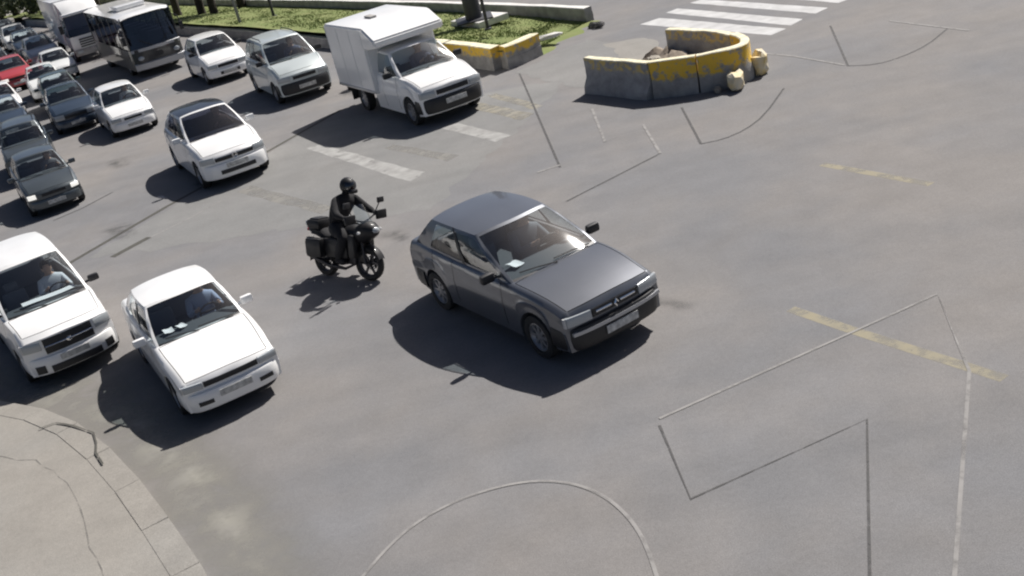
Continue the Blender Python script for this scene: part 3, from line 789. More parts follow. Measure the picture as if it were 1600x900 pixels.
for nm, lb, lc, bd, sc in FAR:
    kw = dict(xrb=-1.5, xr=-2.1, zrb=.97, ztail=.93) if nm == 'sedan_car' else {}
    make_car(nm, lb, 'car', lc, R(-66), sc, bd, 'cars far back in the queue', fine=False, lit=(bd == 'red'), **kw)

# pickup with the goods box
tr, S_, W_ = make_car('box_truck', 'small white pickup truck with a tall white goods box, first at the median', 'truck', (-1.2, 29.16), R(-65.5), 1.19, 'white', G0, bumpermat='black',
         xf=1.95, xn=1.86, zn=.84, xwb=.98, zwb=1.02, xwt=.34, zt=1.48, yt=.57, xrt=-.42, zrt=1.48, xrb=-.52, zrb=1.0, xr=-2.5, ztail=.9, W=.80, yb=.71, doors=2, cutx=-.56, wxr=-1.45,
         grille=(.38, .64, .74), light=(.42, .74, .62, .75), zb=(.30, .58), zplate=.47, deckdrop=True)
def goods_box():
    x0, x1, xn_ = -2.62, -.26, .36; yh = .87; z0, z1 = .56, 2.05
    mb = MB()
    sec = [(x0, z0), (x0, z1), (x1 + .05, z1 + .02), (xn_, 1.82), (xn_, 1.66), (x1, 1.58), (x1, z0)]
    n = len(sec); e = .03
    L = [(x, yh, z) for x, z in sec]; Rr = [(x, -yh, z) for x, z in sec]
    mb.add(L + Rr, [(i, (i + 1) % n, n + (i + 1) % n, n + i) for i in range(n)] + [tuple(range(n)), tuple(range(2 * n - 1, n - 1, -1))])
    bm_ = mb.mesh('cargo_box', M['white'], angle=0)
    bm = bmesh.new(); bm.from_mesh(bm_); bmesh.ops.bevel(bm, geom=list(bm.edges), offset=.035, segments=2, affect='EDGES'); bm.to_mesh(bm_); bm.free()
    bm_.shade_smooth(); bm_.set_sharp_from_angle(angle=R(30))
    bo = link('cargo_box', bm_, tr)
    tm = MB()
    for sg in (1, -1):
        tm.box(((x0 + x1) / 2, sg * (yh + .008), z0 + .04), (x1 - x0 - .06, .02, .06), 0, .005)
    tm.build('edge_trim', M['silver'], bo)
    for sg in (1, -1):
        for xx in (-2.56, -1.83, -1.08, -.34): MB().box((xx, sg * (yh + .001), 1.30), (.03, .010, 1.38), 0, .004).build('panel_strip', M['white_dull'], bo)
        MB().box((.30, sg * .74, 1.76), (.05, .08, .04), 0, .01).build('marker_light', M['amber'], bo)
    MB().box((-2.628, 0, 1.30), (.012, .03, 1.36), 0, .003).build('door_seam', M['black'], bo)
    MB().box((-1.35, -.12, z1 + .035), (.40, .16, .05), 0, .015).build('roof_vent', M['concrete'], bo)
    ch = MB()
    for sg in (1, -1): ch.box((-1.6, sg * .40, .45), (2.1, .08, .12), 0, .01)
    ch.box((-2.5, 0, .42), (.06, 1.5, .10), 0, .01)
    ch.build('chassis', M['black'], tr)
    for sg in (1, -1):
        MB().box((-1.93, sg * .76, .40), (.02, .22, .30), 0, .005).build('mud_flap', M['black'], tr)
        MB().box((-2.60, sg * .62, .50), (.05, .22, .09), 0, .01).build('tail_light', M['redlens'], tr)
goods_box()

# ------------------------------------------------------------------ bus and lorry
def window_panel(mb, p, du, dv, cols, rows, mat_i=0): pass
def big_vehicle_wheel(root, x, y, r=.46, w=.26):
    w_ = empty('wheel'); w_.parent = root; w_.location = (x, y, r); s = r / .305
    w_.scale = (s, s * .9, s)
    if y < 0: w_.rotation_euler = (0, 0, math.pi)
    link('tyre', TYRE, w_); link('rim', RIM, w_)

M['buspaint'] = paint('bus_dark_paint', (.030, .031, .032), rough=.5)
def make_bus():
    L, Wd_, H = 8.6, 1.14, 2.75
    r = empty('bus', (-13.95, 50.5, .004), R(-64.5), 'dark bus with a white roof and large windscreen beside the white hatchback', 'bus', None, .95)
    xf = 5.0; xb = xf - L
    mb = MB()
    # lower shell and pillars; section lofted to the front
    def sect(x, w): return [(x, w, .35), (x, w * 1.0, .9), (x, w, 1.28)]
    mb.grid([[(x, sg * w, z) for z in (.35, .8, 1.25)] for sg in (1,) for x, w in ((xb, 1.1), (xf - .5, Wd_), (xf - .1, 1.10), (xf + .06, .95), (xf + .14, .5), (xf + .15, 0))])
    mb.grid([[(x, -w, z) for z in (.35, .8, 1.25)] for x, w in ((xb, 1.1), (xf - .5, Wd_), (xf - .1, 1.10), (xf + .06, .95), (xf + .14, .5), (xf + .15, 0))])
    mb.box((xb + .03, 0, 1.5), (.06, 2.2, 2.3)); mb.box(((xb + xf) / 2, 0, .42), (L - .3, 2.1, .1))
    mb.build('body', M['buspaint'], r)
    for sg in (1, -1):
        for k in range(7):
            x = lerp(xb + .05, xf - .12, k / 6)
            MB().box((x, sg * 1.09, 1.95), (.09, .05, 1.42), 0, .01).build('pillar', M['buspaint'], r)
    MB().grid([[(xf + d - .20 * abs(v) ** 2.5, v * 1.10, z) for d, z in ((.15, 1.12), (.18, 1.14), (.18, 1.25), (.15, 1.27))] for v in [k / 6 - 1 for k in range(13)]]).build('trim_strip', M['silver'], r)
    for sg in (1, -1):
        for k in range(6):
            x0 = lerp(xb + .05, xf - .12, k / 6) + .05; x1 = lerp(xb + .05, xf - .12, (k + 1) / 6) - .05
            MB().box(((x0 + x1) / 2, sg * 1.085, 1.94), (x1 - x0, .02, 1.36)).build('side_window', M['darkglass'], r, angle=0)
    ws = MB().grid([[(xf + lerp(.15, -.12, t) - .20 * abs(v) ** 2.5, v * 1.06, lerp(1.27, 2.58, t)) for t in (0, .33, .66, 1)] for v in [k / 6 - 1 for k in range(13)]])
    ws.build('windscreen', M['darkglass'], r, angle=60)
    rf = MB().grid([[(x - (.12 * abs(v) ** 3 if x > xf - .2 else 0), v * 1.13, z + .10 * (1 - abs(v) ** 4)) for v in [k / 6 - 1 for k in range(13)]] for x, z in ((xb, 2.60), (xb + .1, 2.66), (xf - .6, 2.66), (xf - .15, 2.62), (xf + .02, 2.54))])
    rf.build('roof', M['white'], r)
    MB().box((xf - 3.2, 0, 2.86), (1.7, 1.3, .20), 0, .06).build('roof_unit', M['white'], r)
    MB().grid([[(xf + d - .20 * abs(v) ** 2.5, v * 1.13, z) for d, z in ((.14, .34), (.21, .38), (.22, .62), (.15, .66))] for v in [k / 6 - 1 for k in range(13)]]).build('bumper', M['silver'], r)
    MB().grid([[(xf + .165 - .20 * abs(v) ** 2.5, v * .52, z) for z in (.78, .98)] for v in [k / 6 - 1 for k in range(13)]]).build('grille', M['black'], r)
    for sg in (1, -1):
        MB().ball((xf + .10, sg * .80, .86), (.07, .14, .10), 10).build('headlight', M['lamp'], r)
        mb = MB().box((xf + .30, sg * 1.28, 1.75), (.10, .18, .36), 0, .04); mb.tube([(xf - .05, sg * 1.1, 2.3), (xf + .26, sg * 1.24, 2.2), (xf + .30, sg * 1.28, 1.9)], .022, 6); mb.build('wing_mirror', M['black'], r)
        for x in (xf - 1.9, xb + 1.9): big_vehicle_wheel(r, x, sg * .98)
        mb = MB()
        for k in range(2): mb.tube([(xf + .19, sg * .2 + k * .0 + .05, 1.30), (xf + .15, sg * .2 + .45 * sg, 1.62)], .012, 5)
        mb.build('wiper', M['black'], r)
    for k in range(5):
        for sg in (1, -1): MB().box((xb + 1.4 + k * 1.3, sg * .6, 1.25), (.14, .9, .8), 0, .05).build('seat', M['seat'], r)
make_bus()

def make_lorry():
    r = empty('lorry', (-18.5, 58.5, .004), R(-65), 'white lorry with a cab roof deflector and raised grey bumper left of the bus', 'truck', None, .95)
    xf = 3.0
    def cab_pt(x, y, z): return (x, y, z)
    mb = MB()
    prof = [(xf, .55), (xf + .06, .9), (xf + .04, 1.35)]
    mb.grid([[(x - .12 * abs(v) ** 4, v * 1.05, z) for x, z in prof] for v in [k / 5 - 1 for k in range(11)]])
    for sg in (1, -1):
        mb.grid([[(x, sg * 1.05, z) for z in (.75, 1.35)] for x in (1.35, 1.9, xf - .12)])
        mb.add([(1.35, sg * 1.05, 1.35), (1.35, sg * .98, 2.40), (1.62, sg * .98, 2.40), (1.62, sg * 1.05, 1.35)], [(0, 1, 2, 3)])
        mb.add([(xf - .12, sg * 1.05, 1.35), (xf - .32, sg * .98, 2.40), (xf - .42, sg * .98, 2.40), (xf - .22, sg * 1.05, 1.35)], [(0, 1, 2, 3)])
        mb.add([(1.6, sg * .985, 2.28), (1.6, sg * .98, 2.40), (xf - .32, sg * .98, 2.40), (xf - .30, sg * .985, 2.28)], [(0, 1, 2, 3)])
        MB().add([(1.62, sg * 1.04, 1.36), (1.62, sg * .98, 2.30), (xf - .41, sg * .98, 2.30), (xf - .22, sg * 1.04, 1.36)], [(0, 1, 2, 3)]).build('side_window', M['darkglass'], r, angle=0)
    mb.box((1.38, 0, 1.6), (.06, 2.0, 1.6)); mb.box((2.15, 0, .85), (1.5, 2.0, .1))
    mb.build('cab', M['white_dull'], r)
    MB().grid([[(lerp(xf + .04, xf - .30, t) - .12 * abs(v) ** 4, v * lerp(1.0, .95, t), lerp(1.37, 2.38, t)) for t in (0, .5, 1)] for v in [k / 5 - 1 for k in range(11)]]).build('windscreen', M['darkglass'], r, angle=60)
    MB().box((2.05, 0, 2.45), (1.42, 1.98, .14), 0, .06).build('roof', M['white'], r)
    dm = MB().grid([[(x - .2 * abs(v) ** 3, v * w, z) for x, w, z in ((2.65, .9, 2.52), (2.35, .92, 2.75), (1.9, .95, 3.0), (1.4, .97, 3.1), (1.38, .97, 2.5))] for v in [k / 5 - 1 for k in range(11)]]); dm.build('wind_deflector', M['white'], r)
    MB().box((xf + .03, 0, .52), (.20, 2.1, .34), 0, .06).build('bumper', M['concrete'], r)
    gr = MB()
    for k in range(4): gr.box((xf + .075, 0, .80 + k * .12), (.04, 1.3, .06), 0, .01)
    gr.build('grille', M['black'], r)
    for sg in (1, -1):
        MB().box((xf + .14, sg * .78, .55), (.05, .30, .16), 0, .03).build('headlight', M['lamp'], r)
        m2 = MB().box((xf + .12, sg * 1.30, 1.85), (.10, .20, .42), 0, .04); m2.tube([(xf - .3, sg * 1.0, 2.25), (xf + .1, sg * 1.26, 2.15)], .02, 5); m2.build('wing_mirror', M['black'], r)
        for x in (2.1, -2.6): big_vehicle_wheel(r, x, sg * .92, .45)
    MB().box((-1.5, 0, .72), (5.3, .9, .22), 0, .02).build('chassis', M['black'], r)
    MB().box((-1.55, 0, 2.0), (5.3, 2.2, 2.3), 0, .05).build('cargo_box', M['white_dull'], r)
    MB().box((2.0, 0, 1.2), (.5, 1.7, .9), 0, .08).build('seat', M['seat'], r)
make_lorry()

# papers on the dashboards
def paper(label, car_loc, car_rz, sc, local, size, rz=.3):
    mb = MB(); n = 4
    mb.grid([[(lerp(-.5, .5, i / n) * size[0], lerp(-.5, .5, j / n) * size[1], .015 * math.sin(i * 1.3) + .012 * math.cos(j * 1.1)) for j in range(n + 1)] for i in range(n + 1)])
    o = mb.build('paper_sheet', M['paper'], None, angle=60)
    c, s = math.cos(car_rz), math.sin(car_rz)
    o.location = (car_loc[0] + sc * (local[0] * c - local[1] * s), car_loc[1] + sc * (local[0] * s + local[1] * c), local[2] * sc)
    o.rotation_euler = (0, 0, car_rz + rz); tag(o, label, 'paper')
paper('white paper lying on the dashboard of the dark grey car', (.27, 14.79), R(-61.5), 1.075, (.44, -.40, 1.0), (.22, .19))
paper('crumpled white sheet at the edge of the white sedan dashboard', (-4.99, 15.65), R(-64.8), .965, (.40, -.42, 1.02), (.17, .15), .1)
paper('second white sheet nearer the middle of the white sedan dashboard', (-4.99, 15.65), R(-64.8), .965, (.42, -.22, 1.02), (.16, .14), .6)
paper('large pale sheet along the white van dashboard', (-8.22, 18.29), R(-60.7), .955, (.78, .10, 1.19), (.16, .9), 0.)

# drivers behind the wheel
M['skin'] = mat('skin', (.45, .28, .20), rough=.6)
M['hair'] = mat('dark_hair', (.02, .016, .013), rough=.8)
def driver_mesh():
    V, E, Rad = [], [], []
    def node(p, rad, par=None):
        V.append(p); Rad.append(rad); i = len(V) - 1
        if par is not None: E.append((par, i))
        return i
    pel = node((-.46, 0, -.44), .15); bel = node((-.50, 0, -.27), .14, pel); che = node((-.55, 0, -.07), .155, bel); shc = node((-.58, 0, .09), .12, che)
    nk = node((-.57, 0, .19), .055, shc); ch_ = node((-.545, 0, .255), .075, nk); hd = node((-.545, 0, .335), .098, ch_); node((-.55, 0, .39), .07, hd)
    node((-.45, 0, .315), .014, hd)
    for s in (1, -1):
        node((-.55, s * .098, .33), .02, hd)
        hip = node((-.40, s * .10, -.46), .10, pel); th = node((-.12, s * .14, -.42), .085, hip); kn = node((.02, s * .15, -.42), .065, th); node((.18, s * .14, -.70), .05, kn)
        sh = node((-.57, s * .19, .07), .075, shc); el = node((-.38, s * .27, -.10), .05, sh); fa = node((-.18, s * .22, .0), .042, el); wr = node((-.06, s * .18, .06), .030, fa); pm_ = node((-.015, s * .17, .085), .030, wr)
        for k in range(4):
            o = (k - 1.5) * .02
            a = node((.02, s * .168 + o * .3, .10 + o), .010, pm_); node((.035, s * .150 + o * .3, .095 + o), .009, a)
        node((-.01, s * .145, .115), .010, pm_)
    me = bpy.data.meshes.new('body'); me.from_pydata(V, E, []); o = bpy.data.objects.new('body', me); COL.objects.link(o)
    o.modifiers.new('skin', 'SKIN').use_smooth_shade = True
    for i, sv in enumerate(me.skin_vertices[0].data):
        f = (1.2, .8) if i in (pel, bel, che, shc) else (1., 1.)
        sv.radius = (Rad[i] * f[0], Rad[i] * f[1]); sv.use_root = (i == 0)
    o.modifiers.new('sub', 'SUBSURF').levels = 2
    nm = bpy.data.meshes.new_from_object(o.evaluated_get(bpy.context.evaluated_depsgraph_get())); bpy.data.objects.remove(o)
    nm.shade_smooth(); return nm
DRV = driver_mesh()
HAIR = MB().grid([[(-.565 + .108 * math.sin(th) * math.cos(ph), .102 * math.sin(th) * math.sin(ph), .355 + .112 * math.cos(th)) for ph in [R(40 + 280 * k / 14) for k in range(15)]] for th in [R(2 + 13 * k) for k in range(9)]]).mesh('hair', M['hair'], 70)
def driver(label, car_loc, car_rz, sc, xwb, zwb, shirt):
    c, s_ = math.cos(car_rz), math.sin(car_rz); lx, ly, lz = xwb - .62, .34, zwb
    me = DRV.copy(); me.materials.clear(); me.materials.append(mat('shirt', shirt, rough=.9)); me.materials.append(M['skin'])
    for p in me.polygons: p.material_index = 1 if p.center.z > .17 or (p.center.x > -.10 and p.center.z > -.1) else 0
    r = empty('person', (car_loc[0] + sc * (lx * c - ly * s_), car_loc[1] + sc * (lx * s_ + ly * c), lz * sc), car_rz, label, 'person', None, sc)
    link('body', me, r); link('hair', HAIR, r)
driver('driver in a grey shirt at the wheel of the dark grey car', (.27, 14.79), R(-61.5), 1.075, .80, .93, (.16, .17, .19))
driver('driver in a pale blue shirt at the wheel of the white sedan', (-4.99, 15.65), R(-64.8), .965, .72, .94, (.30, .36, .50))
driver('driver in a white shirt at the wheel of the white van', (-8.22, 18.29), R(-60.7), .955, 1.10, 1.12, (.62, .64, .68))
driver('driver in a dark shirt at the wheel of the box truck', (-1.2, 29.16), R(-65.5), 1.19, .98, 1.02, (.10, .11, .16))
driver('driver in a dark blue shirt at the wheel of the aqua estate van', (-5.45, 35.87), R(-69.), 1.10, 1.12, 1.08, (.06, .08, .14))
driver('driver in a brown shirt at the wheel of the black-roofed hatchback', (-6.67, 28.04), R(-66.5), 1.11, .90, .98, (.18, .12, .08))
driver('driver in a grey shirt at the wheel of the dark hatchback behind the white van', (-11.6, 29.12), R(-65.2), .90, .86, .97, (.20, .20, .21))
driver('driver in a white shirt at the wheel of the small white hatchback', (-11.23, 36.72), R(-66.5), .95, .82, .97, (.55, .55, .55))

# ------------------------------------------------------------------ motorcycle and rider
BIKE_LOC, BIKE_RZ, BIKE_LEAN = (-2.74, 17.93), R(-43), R(-15)
bk = empty('motorcycle', (BIKE_LOC[0], BIKE_LOC[1], .008), BIKE_RZ, 'black motorcycle with its rider passing behind the dark grey car', 'motorcycle')
bk.rotation_euler = (BIKE_LEAN, 0, BIKE_RZ)
def bike_wheel(x, steer=0.):
    w_ = empty('wheel'); w_.parent = bk; w_.location = (x, 0, .30); w_.rotation_euler = (0, 0, steer)
    MB().lathe_y([(.22, -.05), (.27, -.062), (.30, -.035), (.308, 0), (.30, .035), (.27, .062), (.22, .05)], n=28).build('tyre', M['rubber'], w_)
    rm = MB().lathe_y([(.225, -.045), (.225, .045), (.20, .03), (.20, -.03), (.225, -.045)], n=28)
    for k in range(6):
        a = 2 * math.pi * k / 6; rot = Matrix.Rotation(a, 3, 'Y'); rm.box(tuple(rot @ Vector((.115, 0, 0))), (.19, .03, .035), 0, 0, rot)
    rm.lathe_y([(0, -.06), (.05, -.06), (.05, .06), (0, .06)], n=12)
    rm.build('rim', M['engine'], w_)
    MB().lathe_y([(.06, .055), (.13, .055), (.13, .062), (.06, .062), (.06, .055)], n=20).build('brake_disc', M['chrome'], w_)
    return w_
bike_wheel(-.60); bike_wheel(.52, .10)
fk = MB()
for s in (1, -1): fk.tube([(.52, s * .09, .30), (.46, s * .09, .70), (.41, s * .09, .98)], [.028, .026, .022], 8)
fk.box((.46, 0, .70), (.08, .24, .05), 0, .015); fk.box((.42, 0, .95), (.10, .24, .04), 0, .015)
fk.build('fork', M['engine'], bk)
MB().grid([[(.52 + .34 * math.cos(a), y, .30 + .34 * math.sin(a) - .02 * (abs(y) / .07) ** 2) for y in (-.07, -.03, .03, .07)] for a in [R(20 + 14 * k) for k in range(10)]]).build('front_mudguard', M['bike'], bk)
MB().grid([[(-.60 + .36 * math.cos(a), y, .31 + .36 * math.sin(a) - .02 * (abs(y) / .09) ** 2) for y in (-.09, -.04, .04, .09)] for a in [R(60 + 14 * k) for k in range(10)]]).build('rear_mudguard', M['bike'], bk)
en = MB().box((.08, 0, .42), (.44, .28, .30), 0, .06); en.tube([(.16, 0, .50), (.28, 0, .70)], [.11, .10], 10); en.lathe_y([(0, -.19), (.12, -.18), (.13, 0), (.12, .18), (0, .19)], (-.02, 0, .38), 14)
en.build('engine', M['engine'], bk)
fm = MB()
for s in (1, -1):
    fm.tube([(.45, s * .04, .90), (.2, s * .12, .66), (-.22, s * .13, .50), (-.35, s * .10, .32)], .025, 7)
    fm.tube([(-.20, s * .12, .60), (-.55, s * .10, .74), (-.85, s * .08, .78)], .018, 6)
    fm.tube([(-.30, s * .12, .36), (-.60, s * .11, .30)], .03, 7)
fm.build('frame', M['engine'], bk)
tk = MB(); rows = []
for x, w, z0, z1 in ((-.14, .10, .66, .82), (-.05, .15, .64, .90), (.10, .17, .64, .97), (.24, .16, .66, .98), (.36, .11, .70, .94), (.42, .05, .76, .88)):
    zc, h = (z0 + z1) / 2, (z1 - z0) / 2
    rows.append([(x, w * math.cos(a), zc + h * math.sin(a)) for a in [2 * math.pi * k / 14 for k in range(15)]])
tk.grid(rows); tk.add(rows[0], [tuple(range(15))]); tk.add(rows[-1], [tuple(range(15))]); tk.build('fuel_tank', M['bike'], bk, angle=60)
st = MB(); rows = []
for x, w, z in ((-.10, .10, .80), (-.22, .14, .78), (-.42, .15, .80), (-.56, .14, .87), (-.78, .12, .90), (-.88, .08, .89)):
    rows.append([(x, w * math.cos(a), z - .05 + .06 * math.sin(a)) for a in [2 * math.pi * k / 12 for k in range(13)]])
st.grid(rows); st.add(rows[0], [tuple(range(13))]); st.add(rows[-1], [tuple(range(13))]); st.build('seat', M['cloth'], bk, angle=60)
for s in (1, -1):
    MB().box((-.12, s * .17, .56), (.62, .10, .34), 0, .045).build('side_panel', M['bike'], bk)
    MB().box((.34, s * .20, .62), (.16, .12, .42), 0, .05).build('leg_shield', M['bike'], bk)
tl = MB(); rows = []
for x, w, z0, z1 in ((-.30, .13, .58, .74), (-.55, .13, .66, .82), (-.80, .10, .74, .85), (-.98, .05, .80, .86)):
    zc, h = (z0 + z1) / 2, (z1 - z0) / 2
    rows.append([(x, w * math.cos(a), zc + h * math.sin(a)) for a in [2 * math.pi * k / 10 for k in range(11)]])
tl.grid(rows); tl.add(rows[-1], [tuple(range(11))]); tl.build('tail_cowl', M['bike'], bk, angle=60)
MB().box((-.99, 0, .83), (.04, .11, .05), 0, .015).build('tail_light', M['redlens'], bk)
MB().box((-1.0, 0, .62), (.012, .18, .15), 0, .003).build('number_plate', M['plate'], bk)
tb = MB().box((-.72, 0, .95), (.34, .34, .18), 0, .07); tb.box((-.70, 0, 1.03), (.24, .26, .06), 0, .025); tb.build('luggage_roll', M['bike'], bk)
MB().box((-.90, -.10, .97), (.02, .10, .08), 0, .008).build('reflector', M['lamp'], bk)
for s in (1, -1):
    MB().box((-.58, s * .25, .56), (.42, .18, .36), 0, .08).build('pannier', M['bike'], bk)
fg = MB(); rows = []
for x, w, z0, z1 in ((.36, .19, .62, .98), (.50, .21, .66, 1.06), (.64, .17, .74, 1.05), (.74, .10, .80, .98), (.78, .04, .85, .92)):
    zc, h = (z0 + z1) / 2, (z1 - z0) / 2
    rows.append([(x, w * math.cos(a), zc + h * math.sin(a)) for a in [2 * math.pi * k / 14 for k in range(15)]])
fg.grid(rows); fg.add(rows[-1], [tuple(range(15))]); fg.build('fairing', M['bike'], bk, angle=60)
MB().ball((.735, 0, .90), (.06, .09, .065), 12).build('headlight', M['lamp'], bk)
MB().grid([[(lerp(.60, .42, t) - .10 * abs(v) ** 2, v * lerp(.18, .13, t), lerp(1.02, 1.34, t)) for t in (0, .35, .7, 1)] for v in [k / 4 - 1 for k in range(9)]]).build('windshield', M['glass'], bk, angle=60)
hb = MB().tube([(.40, .38, 1.12), (.44, .30, 1.13), (.46, .12, 1.06), (.46, 0, 1.03), (.46, -.12, 1.06), (.44, -.30, 1.13), (.40, -.38, 1.12)], .015, 7)
hb.build('handlebar', M['engine'], bk)
for s in (1, -1):
    MB().tube([(.445, s * .29, 1.13), (.39, s * .41, 1.115)], .022, 8).build('grip', M['rubber'], bk)
    MB().box((.52, s * .37, 1.12), (.05, .24, .16), 0, .03).build('hand_guard', M['bike'], bk)
    mm = MB().tube([(.46, s * .26, 1.13), (.50, s * .36, 1.32)], .009, 6); mm.box((.50, s * .40, 1.37), (.035, .15, .10), 0, .03); mm.build('mirror', M['black'], bk)
    MB().tube([(.10, s * .18, .32), (-.08, s * .26, .33)], .014, 6).build('foot_peg', M['engine'], bk)
    MB().ball((.58, s * .26, .88), (.03, .04, .03), 8).build('indicator', M['clearlens'], bk)
MB().tube([(.28, -.10, .56), (.30, -.13, .30), (.05, -.15, .20), (-.35, -.17, .24), (-.85, -.19, .42)], [.022, .024, .026, .045, .055], 10).build('exhaust', M['engine'], bk)

def rider():
    r = empty('person', (BIKE_LOC[0], BIKE_LOC[1], .008), BIKE_RZ, 'person in black clothes and black helmet riding the black motorcycle', 'person')
    r.rotation_euler = (BIKE_LEAN, 0, BIKE_RZ)
    V, E, Rad = [], [], []
    def node(p, rad, par=None):
        V.append(p); Rad.append(rad); i = len(V) - 1
        if par is not None: E.append((par, i))
        return i
    pel = node((-.24, 0, .93), .160)
    bel = node((-.19, 0, 1.08), .165, pel)
    che = node((-.09, 0, 1.27), .180, bel)
    shc = node((.01, 0, 1.42), .145, che)
    nk = node((.06, 0, 1.50), .065, shc)
    node((.09, 0, 1.57), .060, nk)
    for s in (1, -1):
        hip = node((-.21, s * .11, .90), .118, pel)
        th = node((.0, s * .20, .87), .105, hip)
        kn = node((.18, s * .24, .78), .080, th)
        ca = node((.06, s * .235, .57), .072, kn)
        an = node((-.02, s * .225, .39), .054, ca)
        he = node((-.04, s * .225, .350), .050, an)
        node((.16, s * .235, .340), .038, node((.08, s * .235, .340), .046, he))
        sh = node((.01, s * .20, 1.41), .090, shc)
        ua = node((.10, s * .30, 1.29), .068, sh)
        el = node((.18, s * .38, 1.20), .056, ua)
        fa = node((.28, s * .385, 1.17), .047, el)
        wr = node((.345, s * .365, 1.15), .033, fa)
        pm_ = node((.395, s * .355, 1.145), .030, wr)
        for k in range(4):
            o = (k - 1.5) * .021
            a = node((.435, s * (.356 + o), 1.15 - abs(o) * .1), .0105, pm_)
            b = node((.450, s * (.356 + o), 1.123), .0095, a)
            node((.425, s * (.356 + o), 1.098 + .003 * k), .0085, b)
        t1 = node((.385, s * .318, 1.125), .0115, pm_)
        node((.415, s * .311, 1.095), .0095, t1)
    me = bpy.data.meshes.new('body'); me.from_pydata(V, E, [])
    o = bpy.data.objects.new('body', me); COL.objects.link(o)
    md = o.modifiers.new('skin', 'SKIN'); md.use_smooth_shade = True; md.branch_smoothing = .6
    for i, sv in enumerate(me.skin_vertices[0].data):
        f = (1., 1.)
        if i in (pel, bel, che, shc): f = (1.25, .82) if i != shc else (1.25, .75)
        sv.radius = (Rad[i] * f[0] * (1.34 if Rad[i] > .045 else 1.12), Rad[i] * f[1] * (1.34 if Rad[i] > .045 else 1.12)); sv.use_root = (i == 0)
    o.modifiers.new('sub', 'SUBSURF').levels = 2; o.modifiers['sub'].render_levels = 2
    dg = bpy.context.evaluated_depsgraph_get(); ev = o.evaluated_get(dg)
    nm = bpy.data.meshes.new_from_object(ev); o.modifiers.clear(); o.data = nm
    nm.materials.clear(); nm.materials.append(M['cloth']); nm.shade_smooth()
    o.parent = r
    hm = MB(); rows = []
    for i in range(9):
        th = R(158) * i / 8
        rows.append([(.13 + .155 * math.sin(th) * math.cos(ph) * (1.06 if math.cos(ph) > 0 else .98), .128 * math.sin(th) * math.sin(ph), 1.655 + .15 * math.cos(th)) for ph in [2 * math.pi * k / 18 for k in range(19)]])
    hm.grid(rows); hm.box((.255, 0, 1.56), (.10, .17, .08), 0, .035)
    h = hm.build('helmet', M['bike'], r, angle=70)
    vz = MB().grid([[(.13 + .168 * math.cos(e) * math.cos(a) * 1.04, .138 * math.cos(e) * math.sin(a), 1.655 + .155 * math.sin(e)) for e in [R(-18 + 9 * k) for k in range(6)]] for a in [R(-65 + 13 * k) for k in range(11)]])
    vz.build('visor', M['darkglass'], h, angle=70)
rider()

# ------------------------------------------------------------------ median with grass, walls, poles
def wall_run(name, label, path, h, thick, group=None, cat='wall', cap=.05, flare=.10, top_mat='cream', band=.45, side_mat='yellow', low_mat='concrete', smooth=0, endcap=True):
    """a concrete barrier swept along a plan path: flared foot, painted band, painted top"""
    P = [Vector(p) for p in path]
    for _ in range(smooth):
        Q = [P[0]]
        for a, b in zip(P, P[1:]): Q += [a.lerp(b, .25), a.lerp(b, .75)]
        Q.append(P[-1]); P = Q
    t = thick / 2
    prof = [(t + flare, 0), (t + flare * .9, h * .22), (t + .02, h * .45), (t, h * (1 - band)), (t, h - .02), (t - .02, h), (-t + .02, h), (-t, h - .02), (-t, h * (1 - band)), (-t - .02, h * .45), (-t - flare * .9, h * .22), (-t - flare, 0)]
    mi = [0, 0, 0, 1, 2, 2, 2, 1, 0, 0, 0]
    rows = []
    for i, p in enumerate(P):
        d = (P[min(i + 1, len(P) - 1)] - P[max(i - 1, 0)]).normalized(); n = Vector((-d.y, d.x))
        rows.append([])
        for o, z in prof:
            q = p + n * o; v = noise.noise_vector(Vector((q.x * 2.1, q.y * 2.1, z * 2))) * .030
            rows[-1].append((q.x + v.x, q.y + v.y, z + v.z * (1 if z > .1 else 0)))
    c = P[len(P) // 2]; rows = [[(x - c.x, y - c.y, z) for x, y, z in r_] for r_ in rows]
    if side_mat in ('yellow', 'wornyellow'): low_mat = side_mat
    mb = MB()
    for i in range(len(rows) - 1):
        for j in range(len(prof) - 1):
            mb.add([rows[i][j], rows[i + 1][j], rows[i + 1][j + 1], rows[i][j + 1]], [(0, 1, 2, 3)], mi[j])
    for r_ in (rows[0], rows[-1]): mb.add(r_, [tuple(range(len(prof)))], 0)
    o = mb.build(name, [M[low_mat], M[side_mat], M[top_mat]], None, angle=30)
    o.location = (c.x, c.y, 0)
    tag(o, label, cat, group)
    return o
def dense(path, step=.35):
    P = [Vector(p) for p in path]; Q = []
    for a, b in zip(P, P[1:]):
        k = max(1, int((b - a).length / step)); Q += [tuple(a.lerp(b, i / k)) for i in range(k)]
    return Q + [tuple(P[-1])]
GB = 'painted concrete barriers round the traffic island'
wall_run('concrete_barrier', 'grey dirty barrier at the left end of the traffic island', dense([(3.18, 26.55), (4.36, 24.54)]), .86, .21, GB, 'barrier', flare=.17, side_mat='wornyellow', band=.30)
wall_run('concrete_barrier', 'yellow barrier on the near side of the traffic island', dense([(4.36, 24.58), (4.85, 24.32), (5.32, 24.14)]), .86, .21, GB, 'barrier', flare=.05, band=.50)
wall_run('concrete_barrier', 'curved yellow barrier at the nose of the traffic island with broken lumps before it', [(5.34, 24.13), (5.8, 24.02), (6.15, 23.98), (6.42, 24.12), (6.58, 24.4), (6.64, 24.8), (6.58, 25.3)], .86, .21, GB, 'barrier', flare=.05, band=.50, smooth=1)
